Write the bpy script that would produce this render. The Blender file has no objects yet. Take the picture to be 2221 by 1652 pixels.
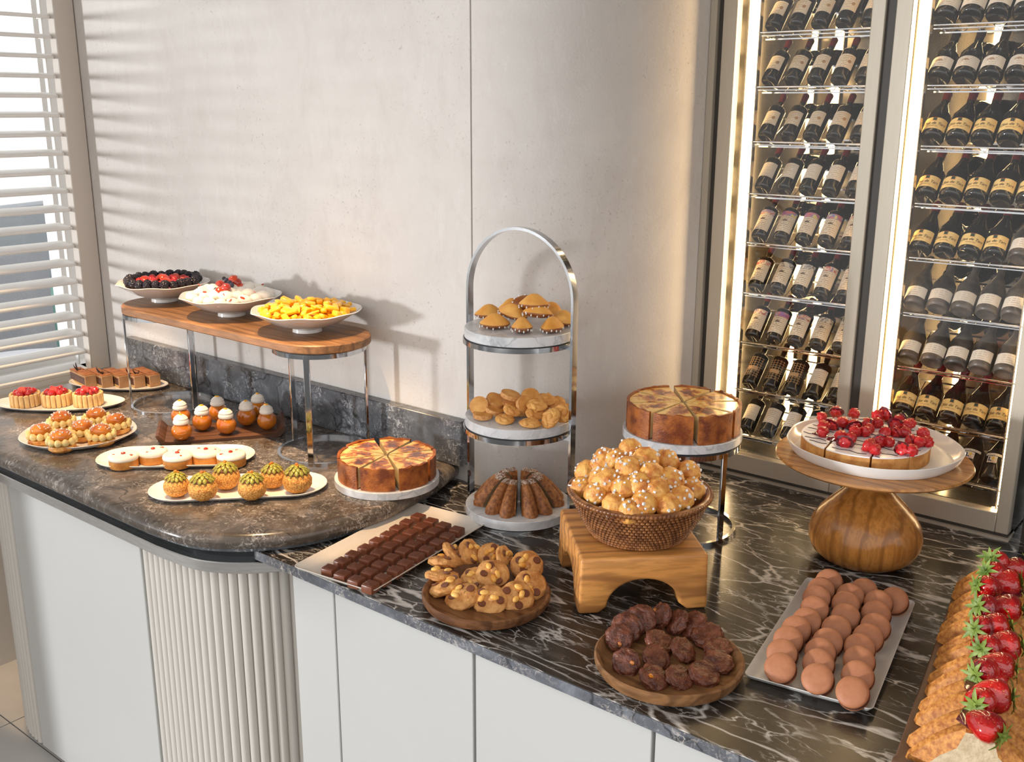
import bpy, bmesh, math, random
from mathutils import Vector, Matrix, noise
R = math.radians
random.seed(7)
SC = bpy.context.scene
COL = SC.collection

# ------------------------------------------------------------------ camera
CAMZ = 1.8
FPX, PITCH, YAW, ROLL = 2203.7, R(15.156), R(38.599), R(.2105)
fw = Vector((-math.sin(YAW)*math.cos(PITCH), math.cos(YAW)*math.cos(PITCH), -math.sin(PITCH)))
r0 = Vector((math.cos(YAW), math.sin(YAW), 0)); u0 = r0.cross(fw)
rt = r0*math.cos(ROLL)+u0*math.sin(ROLL); up = u0*math.cos(ROLL)-r0*math.sin(ROLL)
cam = bpy.data.cameras.new('camera'); camo = bpy.data.objects.new('camera', cam); COL.objects.link(camo)
camo.matrix_world = Matrix(((rt.x, up.x, -fw.x, 0), (rt.y, up.y, -fw.y, 0), (rt.z, up.z, -fw.z, CAMZ), (0, 0, 0, 1)))
cam.sensor_width = 36; cam.lens = 36*FPX/2221; cam.clip_start = .05; cam.clip_end = 200
SC.camera = camo

# ------------------------------------------------------------------ world, lights, exposure
w = bpy.data.worlds.new('world'); SC.world = w; w.use_nodes = True
wn = w.node_tree.nodes; wl = w.node_tree.links
bg = wn['Background']; bg.inputs[1].default_value = 1.5
tc = wn.new('ShaderNodeTexCoord'); sx = wn.new('ShaderNodeSeparateXYZ'); wl.new(tc.outputs['Generated'], sx.inputs[0])
rp = wn.new('ShaderNodeValToRGB'); wl.new(sx.outputs[2], rp.inputs[0]); wl.new(rp.outputs[0], bg.inputs[0])
rp.color_ramp.elements[0].position = 0; rp.color_ramp.elements[0].color = (.72, .71, .70, 1)
rp.color_ramp.elements[1].position = .35; rp.color_ramp.elements[1].color = (1, .99, .97, 1)
def lamp(kind, name, loc, d, col, power, **k):
    l = bpy.data.lights.new(name, kind); l.color = col; l.energy = power
    for a, b in k.items(): setattr(l, a, b)
    o = bpy.data.objects.new(name, l); COL.objects.link(o); o.location = loc
    o.rotation_euler = Vector(d).to_track_quat('-Z', 'Y').to_euler(); return o
lamp('SUN', 'window_daylight', (-6, -2, 3), (.57, .82, -.018), (.94, .97, 1), 2.7, angle=R(4))
for sx_, dx_ in ((-2.88, -.02), (-2.45, 0), (-2.02, 0), (-1.66, -.12)):
    lamp('SPOT', 'track_spot', (sx_, 1.0, 2.85), (dx_, .46, -1.9), (1, .66, .35), 165, spot_size=R(23), spot_blend=.25, shadow_soft_size=.02)
SC.view_settings.view_transform = 'Standard'; SC.view_settings.look = 'None'
SC.view_settings.gamma = 1; SC.view_settings.use_curve_mapping = False; SC.view_settings.exposure = 0

# ------------------------------------------------------------------ placing by photograph ray on a real plane
def ray(x, y): return fw+rt*((x-1110.5)/FPX)-up*((y-826)/FPX)
def at(x, y, z):
    d = ray(x, y); return Vector((0, 0, CAMZ))+d*((z-CAMZ)/d.z)
def on_dome(x, y, cx, cy, rr, z0, h):
    d = ray(x, y); c = Vector((0, 0, CAMZ)); t = (z0+h+.02-CAMZ)/d.z; best = (9, None)
    while True:
        p = c+d*t; q = ((p.x-cx)**2+(p.y-cy)**2)/rr**2
        if p.z-(z0+h*(1-q)) < best[0]: best = (p.z-(z0+h*(1-q)), p.copy())
        if p.z < z0+h*(1-q): return p
        if p.z < z0-.03: return best[1]
        t += .001

# ------------------------------------------------------------------ materials
def nm(name):
    m = bpy.data.materials.new(name); m.use_nodes = True
    n = m.node_tree.nodes; l = m.node_tree.links; return m, n, l, n['Principled BSDF']
def coords(n, l, rnd=True, scale=None):
    t = n.new('ShaderNodeTexCoord'); o = t.outputs['Object']
    if rnd:
        i = n.new('ShaderNodeObjectInfo'); a = n.new('ShaderNodeVectorMath'); a.operation = 'ADD'
        s = n.new('ShaderNodeMath'); s.operation = 'MULTIPLY'; s.inputs[1].default_value = 9
        l.new(i.outputs['Random'], s.inputs[0]); l.new(o, a.inputs[0]); l.new(s.outputs[0], a.inputs[1]); o = a.outputs[0]
    if scale:
        k = n.new('ShaderNodeMapping'); k.inputs['Scale'].default_value = scale; l.new(o, k.inputs[0]); o = k.outputs[0]
    return o
def nz(n, l, co, sc, det=3, rough=.55, dist=0):
    t = n.new('ShaderNodeTexNoise'); t.inputs['Scale'].default_value = sc; t.inputs['Detail'].default_value = det
    t.inputs['Roughness'].default_value = rough; t.inputs['Distortion'].default_value = dist
    l.new(co, t.inputs[0]); return t.outputs[0]
def ramp(n, l, fac, stops):
    r = n.new('ShaderNodeValToRGB'); e = r.color_ramp.elements
    while len(e) < len(stops): e.new(.5)
    for i, (p, c) in enumerate(stops):
        e[i].position = p; e[i].color = (c, c, c, 1) if isinstance(c, (int, float)) else (*c, 1)
    l.new(fac, r.inputs[0]); return r.outputs[0]
def mixc(n, l, f, a, b, mode='MIX'):
    m = n.new('ShaderNodeMix'); m.data_type = 'RGBA'; m.blend_type = mode
    for s, v in ((m.inputs[0], f), (m.inputs[6], a), (m.inputs[7], b)):
        if isinstance(v, bpy.types.NodeSocket): l.new(v, s)
        elif isinstance(v, (int, float)): s.default_value = v
        else: s.default_value = (*v, 1)
    return m.outputs[2]
def bump(n, l, b, h, st, dist=.002):
    k = n.new('ShaderNodeBump'); k.inputs['Strength'].default_value = st; k.inputs['Distance'].default_value = dist
    l.new(h, k.inputs['Height']); l.new(k.outputs[0], b.inputs['Normal'])
def pm(name, c, c2=None, rough=.5, metal=0, sc=20, det=3, bmp=0, bsc=None, rnd=True, coat=0, sss=0, spec=.5, lo=.35, hi=.65, scale=None, bd=.002):
    m, n, l, b = nm(name)
    b.inputs['Roughness'].default_value = rough; b.inputs['Metallic'].default_value = metal
    b.inputs['Coat Weight'].default_value = coat; b.inputs['Coat Roughness'].default_value = .08
    b.inputs['Specular IOR Level'].default_value = spec
    if sss: b.inputs['Subsurface Weight'].default_value = sss; b.inputs['Subsurface Radius'].default_value = (.01, .005, .003); b.inputs['Subsurface Scale'].default_value = 1
    b.inputs['Base Color'].default_value = (*c, 1)
    co = coords(n, l, rnd, scale)
    f = nz(n, l, co, sc, det)
    l.new(ramp(n, l, f, ((lo, c), (hi, c2 or tuple(x*.9 for x in c)))), b.inputs['Base Color'])
    if bmp: bump(n, l, b, nz(n, l, co, bsc or sc*3, 3), bmp, bd)
    return m
def wood(name, c1, c2, axis=0, fine=60, rough=.45, rings=True, c3=None):
    m, n, l, b = nm(name); b.inputs['Roughness'].default_value = rough
    s = [1, 1, 1]; s[axis] = .12
    co = coords(n, l, True, tuple(s))
    f = nz(n, l, co, 14, 5, .6, .8)
    g = nz(n, l, co, fine*2, 3, .6, .2)
    w_ = n.new('ShaderNodeTexWave'); w_.inputs['Scale'].default_value = 9; w_.inputs['Distortion'].default_value = 9; w_.inputs['Detail'].default_value = 3; w_.inputs['Detail Scale'].default_value = 1.5
    w_.bands_direction = 'XYZ'[(axis+1) % 3]
    l.new(co, w_.inputs[0])
    a = ramp(n, l, f, ((.3, c1), (.7, c2)))
    a = mixc(n, l, ramp(n, l, w_.outputs[0], ((.0, .75), (.35, 0))), a, c3 or tuple(x*.55 for x in c1))
    a = mixc(n, l, ramp(n, l, g, ((.42, .45), (.55, 0))), a, tuple(x*.55 for x in c1))
    l.new(a, b.inputs['Base Color']); bump(n, l, b, g, .15, .001); return m
def vein(n, l, co, sc, width, distort, soft=.6, seed=0):
    d = n.new('ShaderNodeTexNoise'); d.inputs['Scale'].default_value = sc*.9; d.inputs['Detail'].default_value = 4; l.new(co, d.inputs[0])
    s = n.new('ShaderNodeVectorMath'); s.operation = 'SCALE'; s.inputs['Scale'].default_value = distort; l.new(d.outputs[1], s.inputs[0])
    a = n.new('ShaderNodeVectorMath'); a.operation = 'ADD'; l.new(co, a.inputs[0]); l.new(s.outputs[0], a.inputs[1])
    v = n.new('ShaderNodeTexVoronoi'); v.feature = 'DISTANCE_TO_EDGE'; v.inputs['Scale'].default_value = sc; l.new(a.outputs[0], v.inputs[0])
    return ramp(n, l, v.outputs['Distance'], ((0, 1), (width, soft), (width*2.2, 0)))
def mul(n, l, a, b):
    m = n.new('ShaderNodeMath'); m.operation = 'MULTIPLY'; l.new(a, m.inputs[0]); l.new(b, m.inputs[1]); return m.outputs[0]
def marble_black(name):
    m, n, l, b = nm(name); b.inputs['Roughness'].default_value = .26; b.inputs['Specular IOR Level'].default_value = .36
    rot = n.new('ShaderNodeMapping'); rot.inputs['Rotation'].default_value = (0, 0, R(12)); rot.inputs['Scale'].default_value = (.5, 1.5, 1)
    t = n.new('ShaderNodeTexCoord'); l.new(t.outputs['Object'], rot.inputs[0]); co = rot.outputs[0]
    base = ramp(n, l, nz(n, l, co, 9, 8, .65, .5), ((.35, (.012, .010, .009)), (.55, (.034, .027, .022)), (.75, (.10, .085, .072))))
    v1 = mul(n, l, vein(n, l, co, 6, .011, .16), ramp(n, l, nz(n, l, co, 6, 4, .6), ((.34, 0), (.55, 1))))
    v2 = mul(n, l, vein(n, l, co, 15, .015, .09), ramp(n, l, nz(n, l, co, 11, 3), ((.42, 0), (.58, .85))))
    v3 = mul(n, l, vein(n, l, co, 38, .022, .05), ramp(n, l, nz(n, l, co, 14, 3), ((.48, 0), (.64, .75))))
    wisp = mul(n, l, ramp(n, l, nz(n, l, co, 22, 9, .75, 1.2), ((.57, 0), (.70, .55))), ramp(n, l, nz(n, l, co, 7, 3), ((.48, 0), (.66, .8))))
    c = base
    for v in (wisp, v3, v2, v1): c = mixc(n, l, v, c, (.64, .61, .58))
    l.new(c, b.inputs['Base Color']); return m
def marble_brown(name, a=(.085, .068, .055), c_=(.20, .165, .14), hi_=(.50, .45, .41)):
    m, n, l, b = nm(name); b.inputs['Roughness'].default_value = .2
    t = n.new('ShaderNodeTexCoord'); co = t.outputs['Object']
    base = ramp(n, l, nz(n, l, co, 12, 8, .68, .9), ((.3, tuple(x*.6 for x in a)), (.5, a), (.68, c_)))
    dk = mul(n, l, vein(n, l, co, 7, .013, .22), ramp(n, l, nz(n, l, co, 5, 3), ((.4, 0), (.55, .9))))
    sp = mul(n, l, ramp(n, l, nz(n, l, co, 55, 8, .7, 1.6), ((.54, 0), (.64, .75))), ramp(n, l, nz(n, l, co, 9, 3), ((.38, 0), (.6, 1))))
    v2 = mul(n, l, vein(n, l, co, 34, .02, .12), ramp(n, l, nz(n, l, co, 9, 3), ((.48, 0), (.62, .6))))
    c = mixc(n, l, dk, base, tuple(x*.25 for x in a)); c = mixc(n, l, sp, c, hi_); c = mixc(n, l, v2, c, tuple(x*.8 for x in hi_))
    l.new(c, b.inputs['Base Color']); return m
def marble_white(name):
    m, n, l, b = nm(name); b.inputs['Roughness'].default_value = .3
    co = coords(n, l)
    base = ramp(n, l, nz(n, l, co, 14, 6, .6, 1), ((.35, (.50, .51, .53)), (.6, (.72, .72, .73))))
    c = mixc(n, l, mul(n, l, vein(n, l, co, 13, .03, .3), ramp(n, l, nz(n, l, co, 9), ((.45, 0), (.6, .6)))), base, (.33, .34, .36))
    l.new(c, b.inputs['Base Color']); return m

def glass_mat(name, tint=(1, 1, 1), refl=.028):
    m, n, l, b = nm(name); n.remove(b)
    g = n.new('ShaderNodeBsdfGlossy'); g.inputs['Roughness'].default_value = .01
    t = n.new('ShaderNodeBsdfTransparent'); t.inputs[0].default_value = (*tint, 1)
    fr = n.new('ShaderNodeLayerWeight'); fr.inputs[0].default_value = .5; pw = n.new('ShaderNodeMath'); pw.operation = 'POWER'; pw.inputs[1].default_value = 4; l.new(fr.outputs['Facing'], pw.inputs[0])
    ad = n.new('ShaderNodeMath'); ad.operation = 'MULTIPLY_ADD'; ad.inputs[1].default_value = .6; ad.inputs[2].default_value = refl; l.new(pw.outputs[0], ad.inputs[0])
    x = n.new('ShaderNodeMixShader'); l.new(ad.outputs[0], x.inputs[0]); l.new(t.outputs[0], x.inputs[1]); l.new(g.outputs[0], x.inputs[2])
    l.new(x.outputs[0], n['Material Output'].inputs[0]); return m
def emis(name, c, s):
    m, n, l, b = nm(name); b.inputs['Base Color'].default_value = (*c, 1)
    b.inputs['Emission Color'].default_value = (*c, 1); b.inputs['Emission Strength'].default_value = s; return m

def label_mat(name, paper, ink, rows=0, emblem=True, art=False, hz=.045):
    """printed wine label: paper, tiny illegible printed lines, optional abstract colour strip on top"""
    m, n, l, b = nm(name); b.inputs['Roughness'].default_value = .6
    t = n.new('ShaderNodeTexCoord'); s = n.new('ShaderNodeSeparateXYZ'); l.new(t.outputs['Object'], s.inputs[0])
    i = n.new('ShaderNodeObjectInfo')
    k = n.new('ShaderNodeMapping'); k.inputs['Scale'].default_value = (260, 260, 90); l.new(t.outputs['Object'], k.inputs[0])
    wv = n.new('ShaderNodeTexWave'); wv.bands_direction = 'Z'; wv.inputs['Scale'].default_value = 60; l.new(t.outputs['Object'], wv.inputs[0])
    ln = ramp(n, l, wv.outputs[0], ((.6, 0), (.75, 1)))
    wd = ramp(n, l, nz(n, l, k.outputs[0], 1.2, 2), ((.45, 0), (.5, 1)))
    ax = n.new('ShaderNodeMath'); ax.operation = 'ABSOLUTE'; l.new(s.outputs[0], ax.inputs[0])
    mid = ramp(n, l, ax.outputs[0], ((.0115, 1), (.0125, 0)))
    f = mul(n, l, mul(n, l, ln, wd), mid)
    pap = mixc(n, l, i.outputs['Random'], paper, tuple(x*.82 for x in paper))
    c = mixc(n, l, f, pap, ink)
    if art:
        a = nz(n, l, coords(n, l, True), 70, 2, .4, .5)
        top = ramp(n, l, s.outputs[2], ((art[0], 0), (art[0]+.0005, 1)))
        c = mixc(n, l, top, c, ramp(n, l, a, art[1]))
    l.new(c, b.inputs['Base Color']); return m

M = {}
M['plaster'] = None
def plaster():
    m, n, l, b = nm('plaster'); b.inputs['Roughness'].default_value = .85
    t = n.new('ShaderNodeTexCoord'); co = t.outputs['Object']
    c = ramp(n, l, nz(n, l, co, 1.8, 6, .6, .4), ((.3, (.56, .52, .485)), (.7, (.66, .625, .59))))
    st = mul(n, l, ramp(n, l, nz(n, l, co, 120, 4, .7), ((.60, 0), (.72, .6))), ramp(n, l, nz(n, l, co, 3, 4, .6), ((.48, 0), (.62, 1))))
    mo = n.new('ShaderNodeMapping'); mo.inputs['Scale'].default_value = (1, 1, .45); l.new(co, mo.inputs[0])
    c = mixc(n, l, ramp(n, l, nz(n, l, mo.outputs[0], 9, 8, .75, .6), ((.5, 0), (.75, .35))), c, (.46, .41, .375))
    c = mixc(n, l, ramp(n, l, nz(n, l, mo.outputs[0], 26, 8, .8), ((.54, 0), (.72, .35))), c, (.74, .72, .70))
    c = mixc(n, l, st, c, (.22, .18, .16)); l.new(c, b.inputs['Base Color'])
    bump(n, l, b, nz(n, l, co, 160, 4, .6), .35, .002); return m
M['plaster'] = plaster()
M['black_marble'] = marble_black('black_marble'); M['brown_marble'] = marble_brown('brown_marble')
M['grey_marble'] = marble_brown('grey_marble', (.10, .106, .118), (.18, .19, .205), (.60, .61, .63)); M['white_marble'] = marble_white('white_marble')
M['painted_light'] = marble_brown('lit_edge_marble', (.10, .105, .12), (.19, .2, .225))  # paler marble for the worktop edge, with the light it catches in the colour
M['ceil'] = pm('ceiling_paint', (.62, .60, .57), rough=.9)
M['cab'] = pm('cabinet_lacquer', (.44, .435, .42), (.43, .425, .41), .45, sc=3)
M['flute'] = pm('fluted_lacquer', (.52, .485, .44), (.50, .465, .42), .5, sc=3)
M['joint'] = pm('joint_dark', (.03, .028, .026), rough=.6)
M['white_paint'] = pm('shutter_paint', (.80, .785, .76), (.78, .765, .74), .45, sc=3)
M['stile'] = pm('stile_paint', (.58, .52, .46), (.565, .505, .445), .5, sc=3)
M['steel'] = pm('brushed_steel', (.55, .54, .53), (.48, .47, .46), .3, metal=1, sc=30, scale=(1, 1, 8))
M['darksteel'] = pm('dark_steel', (.05, .055, .06), rough=.15, metal=1)
M['chrome'] = pm('chrome', (.62, .63, .65), (.55, .56, .58), .09, metal=1, sc=6, bmp=.03, bsc=25)
M['rubber'] = pm('black_rubber', (.01, .01, .012), rough=.5)
M['frame'] = pm('cabinet_metal', (.52, .46, .37), (.50, .44, .35), .35, metal=.2, sc=200, scale=(1, 1, .1))
M['framedark'] = pm('cabinet_gap', (.05, .042, .034), rough=.5)
M['inner'] = pm('inner_metal', (.34, .30, .24), rough=.18, metal=.75)
M['strip'] = emis('warm_strip', (1, .72, .36), 9)
M['glass'] = glass_mat('door_glass'); M['win_glass'] = glass_mat('window_glass')
M['bottle'] = pm('bottle_glass', (.012, .012, .012), (.016, .015, .013), .08, sc=5, spec=.7)
M['bottle_dusty'] = pm('dusty_bottle_glass', (.035, .03, .026), (.13, .105, .085), .35, sc=30)
M['cap_red'] = pm('capsule_red', (.19, .015, .02), (.12, .01, .012), .35, sc=8)
M['cap_dark'] = pm('capsule_dark', (.05, .03, .03), (.03, .02, .02), .35, sc=8)
CR = (.82, .69, .52)
M['lab_cream'] = label_mat('label_cream', CR, (.45, .33, .2))
M['lab_pale'] = label_mat('label_pale', (.76, .67, .55), (.5, .38, .28))
M['lab_yellow'] = pm('label_yellow', (.84, .58, .22), (.80, .54, .20), .6, sc=8)
M['lab_art1'] = label_mat('label_art_bright', CR, (.35, .25, .16), art=(.084, ((.35, (.35, .16, .4)), (.45, (.7, .2, .12)), (.55, (.2, .25, .5)), (.65, (.75, .6, .2)))))
M['lab_art2'] = label_mat('label_art_red', CR, (.35, .25, .16), art=(.084, ((.42, (.76, .66, .5)), (.5, (.5, .06, .05)), (.58, (.7, .62, .5)), (.65, (.3, .2, .3)))))
M['lab_art3'] = label_mat('label_art_grey', CR, (.35, .25, .16), art=(.084, ((.42, (.7, .62, .5)), (.5, (.12, .11, .11)), (.56, (.66, .6, .5)), (.65, (.3, .28, .26)))))
M['gold'] = pm('gold_print', (.45, .26, .12), rough=.5)
M['ink'] = pm('dark_print', (.09, .05, .03), rough=.6)
M['green_ink'] = pm('green_print', (.03, .06, .04), rough=.6)
M['red_ink'] = pm('red_print', (.55, .08, .03), rough=.6); M['blue_ink'] = pm('blue_print', (.02, .04, .12), rough=.6); M['yellow_ink'] = pm('yellow_print', (.8, .5, .08), rough=.6)
M['ceramic'] = pm('white_ceramic', (.80, .77, .73), (.78, .75, .71), .16, sc=6, coat=.3)
M['stoneware'] = pm('grey_stoneware', (.60, .58, .55), (.68, .66, .63), .35, sc=25)
M['warmware'] = pm('cream_stoneware', (.66, .60, .53), (.62, .56, .49), .3, sc=25)
M['oak'] = wood('oak_board', (.26, .125, .05), (.36, .18, .075), 0)
M['stool'] = wood('cherry_wood', (.60, .25, .062), (.70, .32, .09), 0, rough=.4, c3=(.24, .09, .03))
M['mush'] = wood('oiled_beech', (.44, .18, .045), (.58, .27, .075), 0, rough=.25)
M['mushbase'] = wood('oiled_beech_block', (.46, .175, .036), (.60, .265, .065), 2, rough=.22)
M['walnut'] = wood('walnut_board', (.095, .04, .02), (.15, .065, .033), 0, rough=.5)
M['olive'] = wood('acacia_plate', (.13, .05, .022), (.25, .11, .045), 0, rough=.3)
M['olive2'] = wood('teak_plate', (.22, .10, .04), (.32, .16, .065), 0, rough=.35)
M['rattan'] = pm('rattan', (.34, .135, .042), (.13, .042, .014), .3, sc=60, coat=.2)
M['choc'] = pm('milk_chocolate', (.185, .058, .027), (.165, .05, .023), .33, sc=40)
M['choc_dark'] = pm('dark_chocolate', (.025, .01, .008), (.04, .017, .012), .22, sc=30)
M['crust'] = pm('baked_crust', (.44, .13, .022), (.17, .036, .007), .42, sc=38, det=6, bmp=.5, bsc=300, lo=.38, hi=.62)
M['filling'] = pm('custard', (.74, .60, .36), (.68, .54, .31), .5, sc=30, bmp=.2, bsc=200)
def burnt():
    m, n, l, b = nm('burnt_top'); b.inputs['Roughness'].default_value = .22; b.inputs['Coat Weight'].default_value = .3
    t = n.new('ShaderNodeTexCoord'); k = n.new('ShaderNodeMapping'); k.inputs['Location'].default_value = (-.068*9, 0, 0); k.inputs['Scale'].default_value = (9, 15, 4); l.new(t.outputs['Object'], k.inputs[0])
    ln = n.new('ShaderNodeVectorMath'); ln.operation = 'LENGTH'; l.new(k.outputs[0], ln.inputs[0])
    f = nz(n, l, coords(n, l, True), 42, 4, .6, .6)
    a = n.new('ShaderNodeMath'); a.operation = 'MULTIPLY_ADD'; a.inputs[1].default_value = 1.1; l.new(f, a.inputs[0]); l.new(ln.outputs['Value'], a.inputs[2])
    l.new(ramp(n, l, a.outputs[0], ((.70, (.11, .022, .008)), (.86, (.42, .12, .02)), (.96, (.80, .42, .09)), (1.0, (.86, .56, .18)))), b.inputs['Base Color']); return m
M['burnt'] = burnt()
M['cookie'] = pm('cookie_dough', (.76, .38, .12), (.44, .155, .03), .6, sc=48, det=6, bmp=1, bsc=150, bd=.003, lo=.38, hi=.68)
M['shortbread'] = pm('shortbread', (.76, .40, .11), (.58, .24, .05), .6, sc=35, det=4, bmp=.3, bsc=200)
M['sugared'] = pm('sugared_edge', (.52, .20, .05), (.70, .38, .14), .7, sc=160, bmp=.6, bsc=260)
M['peanut'] = pm('peanut', (.92, .55, .15), (.80, .34, .045), .35, sc=50, bmp=.2)
M['crusttart'] = pm('tart_crust', (.64, .32, .09), (.42, .16, .035), .65, sc=50, det=5, bmp=.4, bsc=180)
M['brownie'] = pm('chocolate_cookie', (.20, .058, .027), (.08, .02, .010), .4, sc=70, det=6, bmp=1, bsc=75, bd=.006)
M['macaron'] = pm('macaron_shell', (.46, .18, .085), (.40, .15, .066), .55, sc=80, bmp=.05, bsc=150)
M['macfoot'] = pm('macaron_foot', (.16, .055, .03), (.09, .03, .016), .8, sc=160, bmp=.8, bsc=300)
M['choux'] = pm('choux', (.82, .42, .10), (.50, .14, .018), .42, sc=55, det=6, bmp=1, bsc=110, bd=.003, lo=.42, hi=.66)
M['craq'] = pm('craquelin', (.74, .38, .09), (.46, .18, .03), .6, sc=330, det=5, bmp=1, bsc=260, bd=.003, lo=.5, hi=.40)
M['bun'] = pm('glazed_bun', (.64, .22, .02), (.42, .10, .008), .15, sc=25, coat=.6)
M['sugar'] = pm('pearl_sugar', (.85, .83, .80), rough=.5)
M['cream'] = pm('whipped_cream', (.84, .78, .68), (.80, .73, .62), .5, sc=10)
M['vanilla'] = pm('vanilla_cream', (.80, .62, .28), (.76, .56, .22), .4, sc=20)
M['meringue'] = pm('white_cream', (.84, .80, .73), (.80, .75, .67), .5, sc=10)
M['baba'] = pm('caramel_glaze', (.60, .20, .014), (.44, .11, .006), .12, sc=30, coat=.8)
M['gel'] = pm('yellow_gel', (.85, .42, .03), rough=.12, coat=.5)
M['redgel'] = pm('red_gel', (.40, .03, .012), rough=.1, coat=.5)
M['pistachio'] = pm('pistachio', (.36, .32, .04), (.16, .16, .02), .35, sc=120)
M['praline'] = pm('praline', (.22, .09, .035), (.14, .05, .02), .6, sc=60, bmp=.3)
M['lady'] = pm('ladyfinger', (.76, .52, .24), (.68, .42, .17), .75, sc=80, bmp=.4, bsc=250)
def strawb():
    m, n, l, b = nm('strawberry'); b.inputs['Roughness'].default_value = .14; b.inputs['Coat Weight'].default_value = .8; b.inputs['Coat Roughness'].default_value = .05
    co = coords(n, l, True); v = n.new('ShaderNodeTexVoronoi'); v.inputs['Scale'].default_value = 230; l.new(co, v.inputs[0])
    base = ramp(n, l, nz(n, l, co, 22, 3), ((.35, (.62, .012, .008)), (.65, (.30, .003, .006))))
    sd = ramp(n, l, v.outputs['Distance'], ((.09, 1), (.14, 0)))
    l.new(mixc(n, l, sd, base, (.75, .36, .06)), b.inputs['Base Color']); bump(n, l, b, ramp(n, l, v.outputs['Distance'], ((.0, 0), (.45, 1))), .6, .0015); return m
M['straw'] = strawb()
M['strawcut'] = pm('strawberry_cut', (.66, .07, .02), (.55, .03, .012), .2, sc=60, coat=.3)
M['leafg'] = pm('strawberry_leaf', (.26, .34, .06), (.10, .17, .02), .5, sc=60)
M['jam'] = pm('berry_jelly', (.10, .004, .012), (.14, .006, .015), .08, sc=30, coat=.6)
M['rasp'] = pm('raspberry', (.62, .018, .02), (.45, .008, .012), .3, sc=60, coat=.25)
M['black'] = pm('blackberry', (.010, .008, .014), (.022, .012, .022), .22, sc=90, coat=.15, spec=.4)
M['blue'] = pm('blueberry', (.03, .03, .06), (.06, .055, .09), .5, sc=60)
M['mango'] = pm('mango', (.95, .52, .012), (.85, .40, .006), .2, sc=40, coat=.4)
M['mangobed'] = pm('mango_bed', (.75, .30, .006), (.6, .2, .004), .3, sc=40)
M['opera_dark'] = pm('opera_layers', (.055, .02, .012), (.12, .05, .03), .6, sc=150, scale=(1, 1, 1), bmp=.4)
M['opera_cream'] = pm('coffee_cream', (.48, .28, .14), (.42, .22, .1), .55, sc=30, bmp=.3)
M['cocoa'] = pm('cocoa_top', (.42, .16, .05), (.24, .08, .022), .6, sc=45, det=5, bmp=.7, bsc=90)
M['sponge'] = pm('sponge', (.62, .42, .18), rough=.7)
M['icing'] = pm('white_icing', (.84, .82, .83), (.78, .76, .78), .3, sc=20)
M['bundt'] = pm('bundt_crust', (.42, .16, .045), (.17, .05, .012), .6, sc=130, det=5, bmp=.7, bsc=160)
M['bundt2'] = pm('tall_bundt_crust', (.68, .29, .06), (.36, .11, .015), .6, sc=150, det=5, bmp=.8, bsc=170)
M['crumb'] = pm('cake_crumb', (.24, .155, .075), (.17, .10, .045), .85, sc=90, det=5, bmp=.8, bsc=180)
M['crumbw'] = pm('pale_crumb', (.66, .52, .34), (.5, .37, .22), .85, sc=110, det=5, bmp=.8, bsc=180)
M['dust'] = pm('sugar_dusted_crust', (.62, .52, .44), (.22, .09, .035), .8, sc=420, det=2, lo=.44, hi=.56)
M['tartlet'] = pm('tartlet_crust', (.68, .30, .06), (.50, .18, .03), .6, sc=60, bmp=.3, bsc=250)
M['mad'] = pm('madeleine_gold', (.82, .43, .10), (.70, .29, .045), .5, sc=25)
M['madshell'] = pm('madeleine_shell', (.26, .07, .016), (.36, .13, .03), .35, sc=60, coat=.3)
M['concrete'] = pm('floor_concrete', (.48, .46, .44), (.40, .385, .37), .6, sc=3, det=6, rnd=False)
M['greyfab'] = pm('grey_fabric', (.27, .29, .32), (.34, .36, .39), .9, sc=200); M['teal'] = pm('teal_fabric', (.16, .34, .30), rough=.9)
M['chairwood'] = wood('chair_wood', (.42, .26, .13), (.5, .32, .17), 2)
M['cloth'] = pm('table_linen', (.62, .64, .68), rough=.8)
M['planter'] = pm('planter_blue', (.25, .33, .48), rough=.6)

# ------------------------------------------------------------------ geometry: (verts, faces) lists
def tf(g, m):
    return [m @ Vector(v) for v in g[0]], g[1]
def mv(g, x=0, y=0, z=0, rx=0, ry=0, rz=0, s=1):
    S = Matrix.Diagonal((s, s, s, 1)) if isinstance(s, (int, float)) else Matrix.Diagonal((*s, 1))
    return tf(g, Matrix.Translation((x, y, z)) @ Matrix.Rotation(rz, 4, 'Z') @ Matrix.Rotation(ry, 4, 'Y') @ Matrix.Rotation(rx, 4, 'X') @ S)
def join(*gs):
    v = []; f = []
    for g in gs:
        o = len(v); v += list(g[0]); f += [tuple(i+o for i in q) for q in g[1]]
    return v, f
def frombm(bm):
    bm.verts.index_update(); g = ([v.co.copy() for v in bm.verts], [tuple(v.index for v in f.verts) for f in bm.faces]); bm.free(); return g
def box(sx, sy, sz, bev=0, seg=2, base=False):
    bm = bmesh.new(); bmesh.ops.create_cube(bm, size=1)
    bmesh.ops.scale(bm, vec=(sx, sy, sz), verts=bm.verts)
    if bev: bmesh.ops.bevel(bm, geom=list(bm.edges), offset=bev, segments=seg, affect='EDGES', profile=.5)
    if base: bmesh.ops.translate(bm, vec=(0, 0, sz/2), verts=bm.verts)
    return frombm(bm)
def bx(x0, x1, y0, y1, z0, z1, bev=0, seg=1):
    return mv(box(abs(x1-x0), abs(y1-y0), abs(z1-z0), bev, seg), (x0+x1)/2, (y0+y1)/2, (z0+z1)/2)
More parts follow.
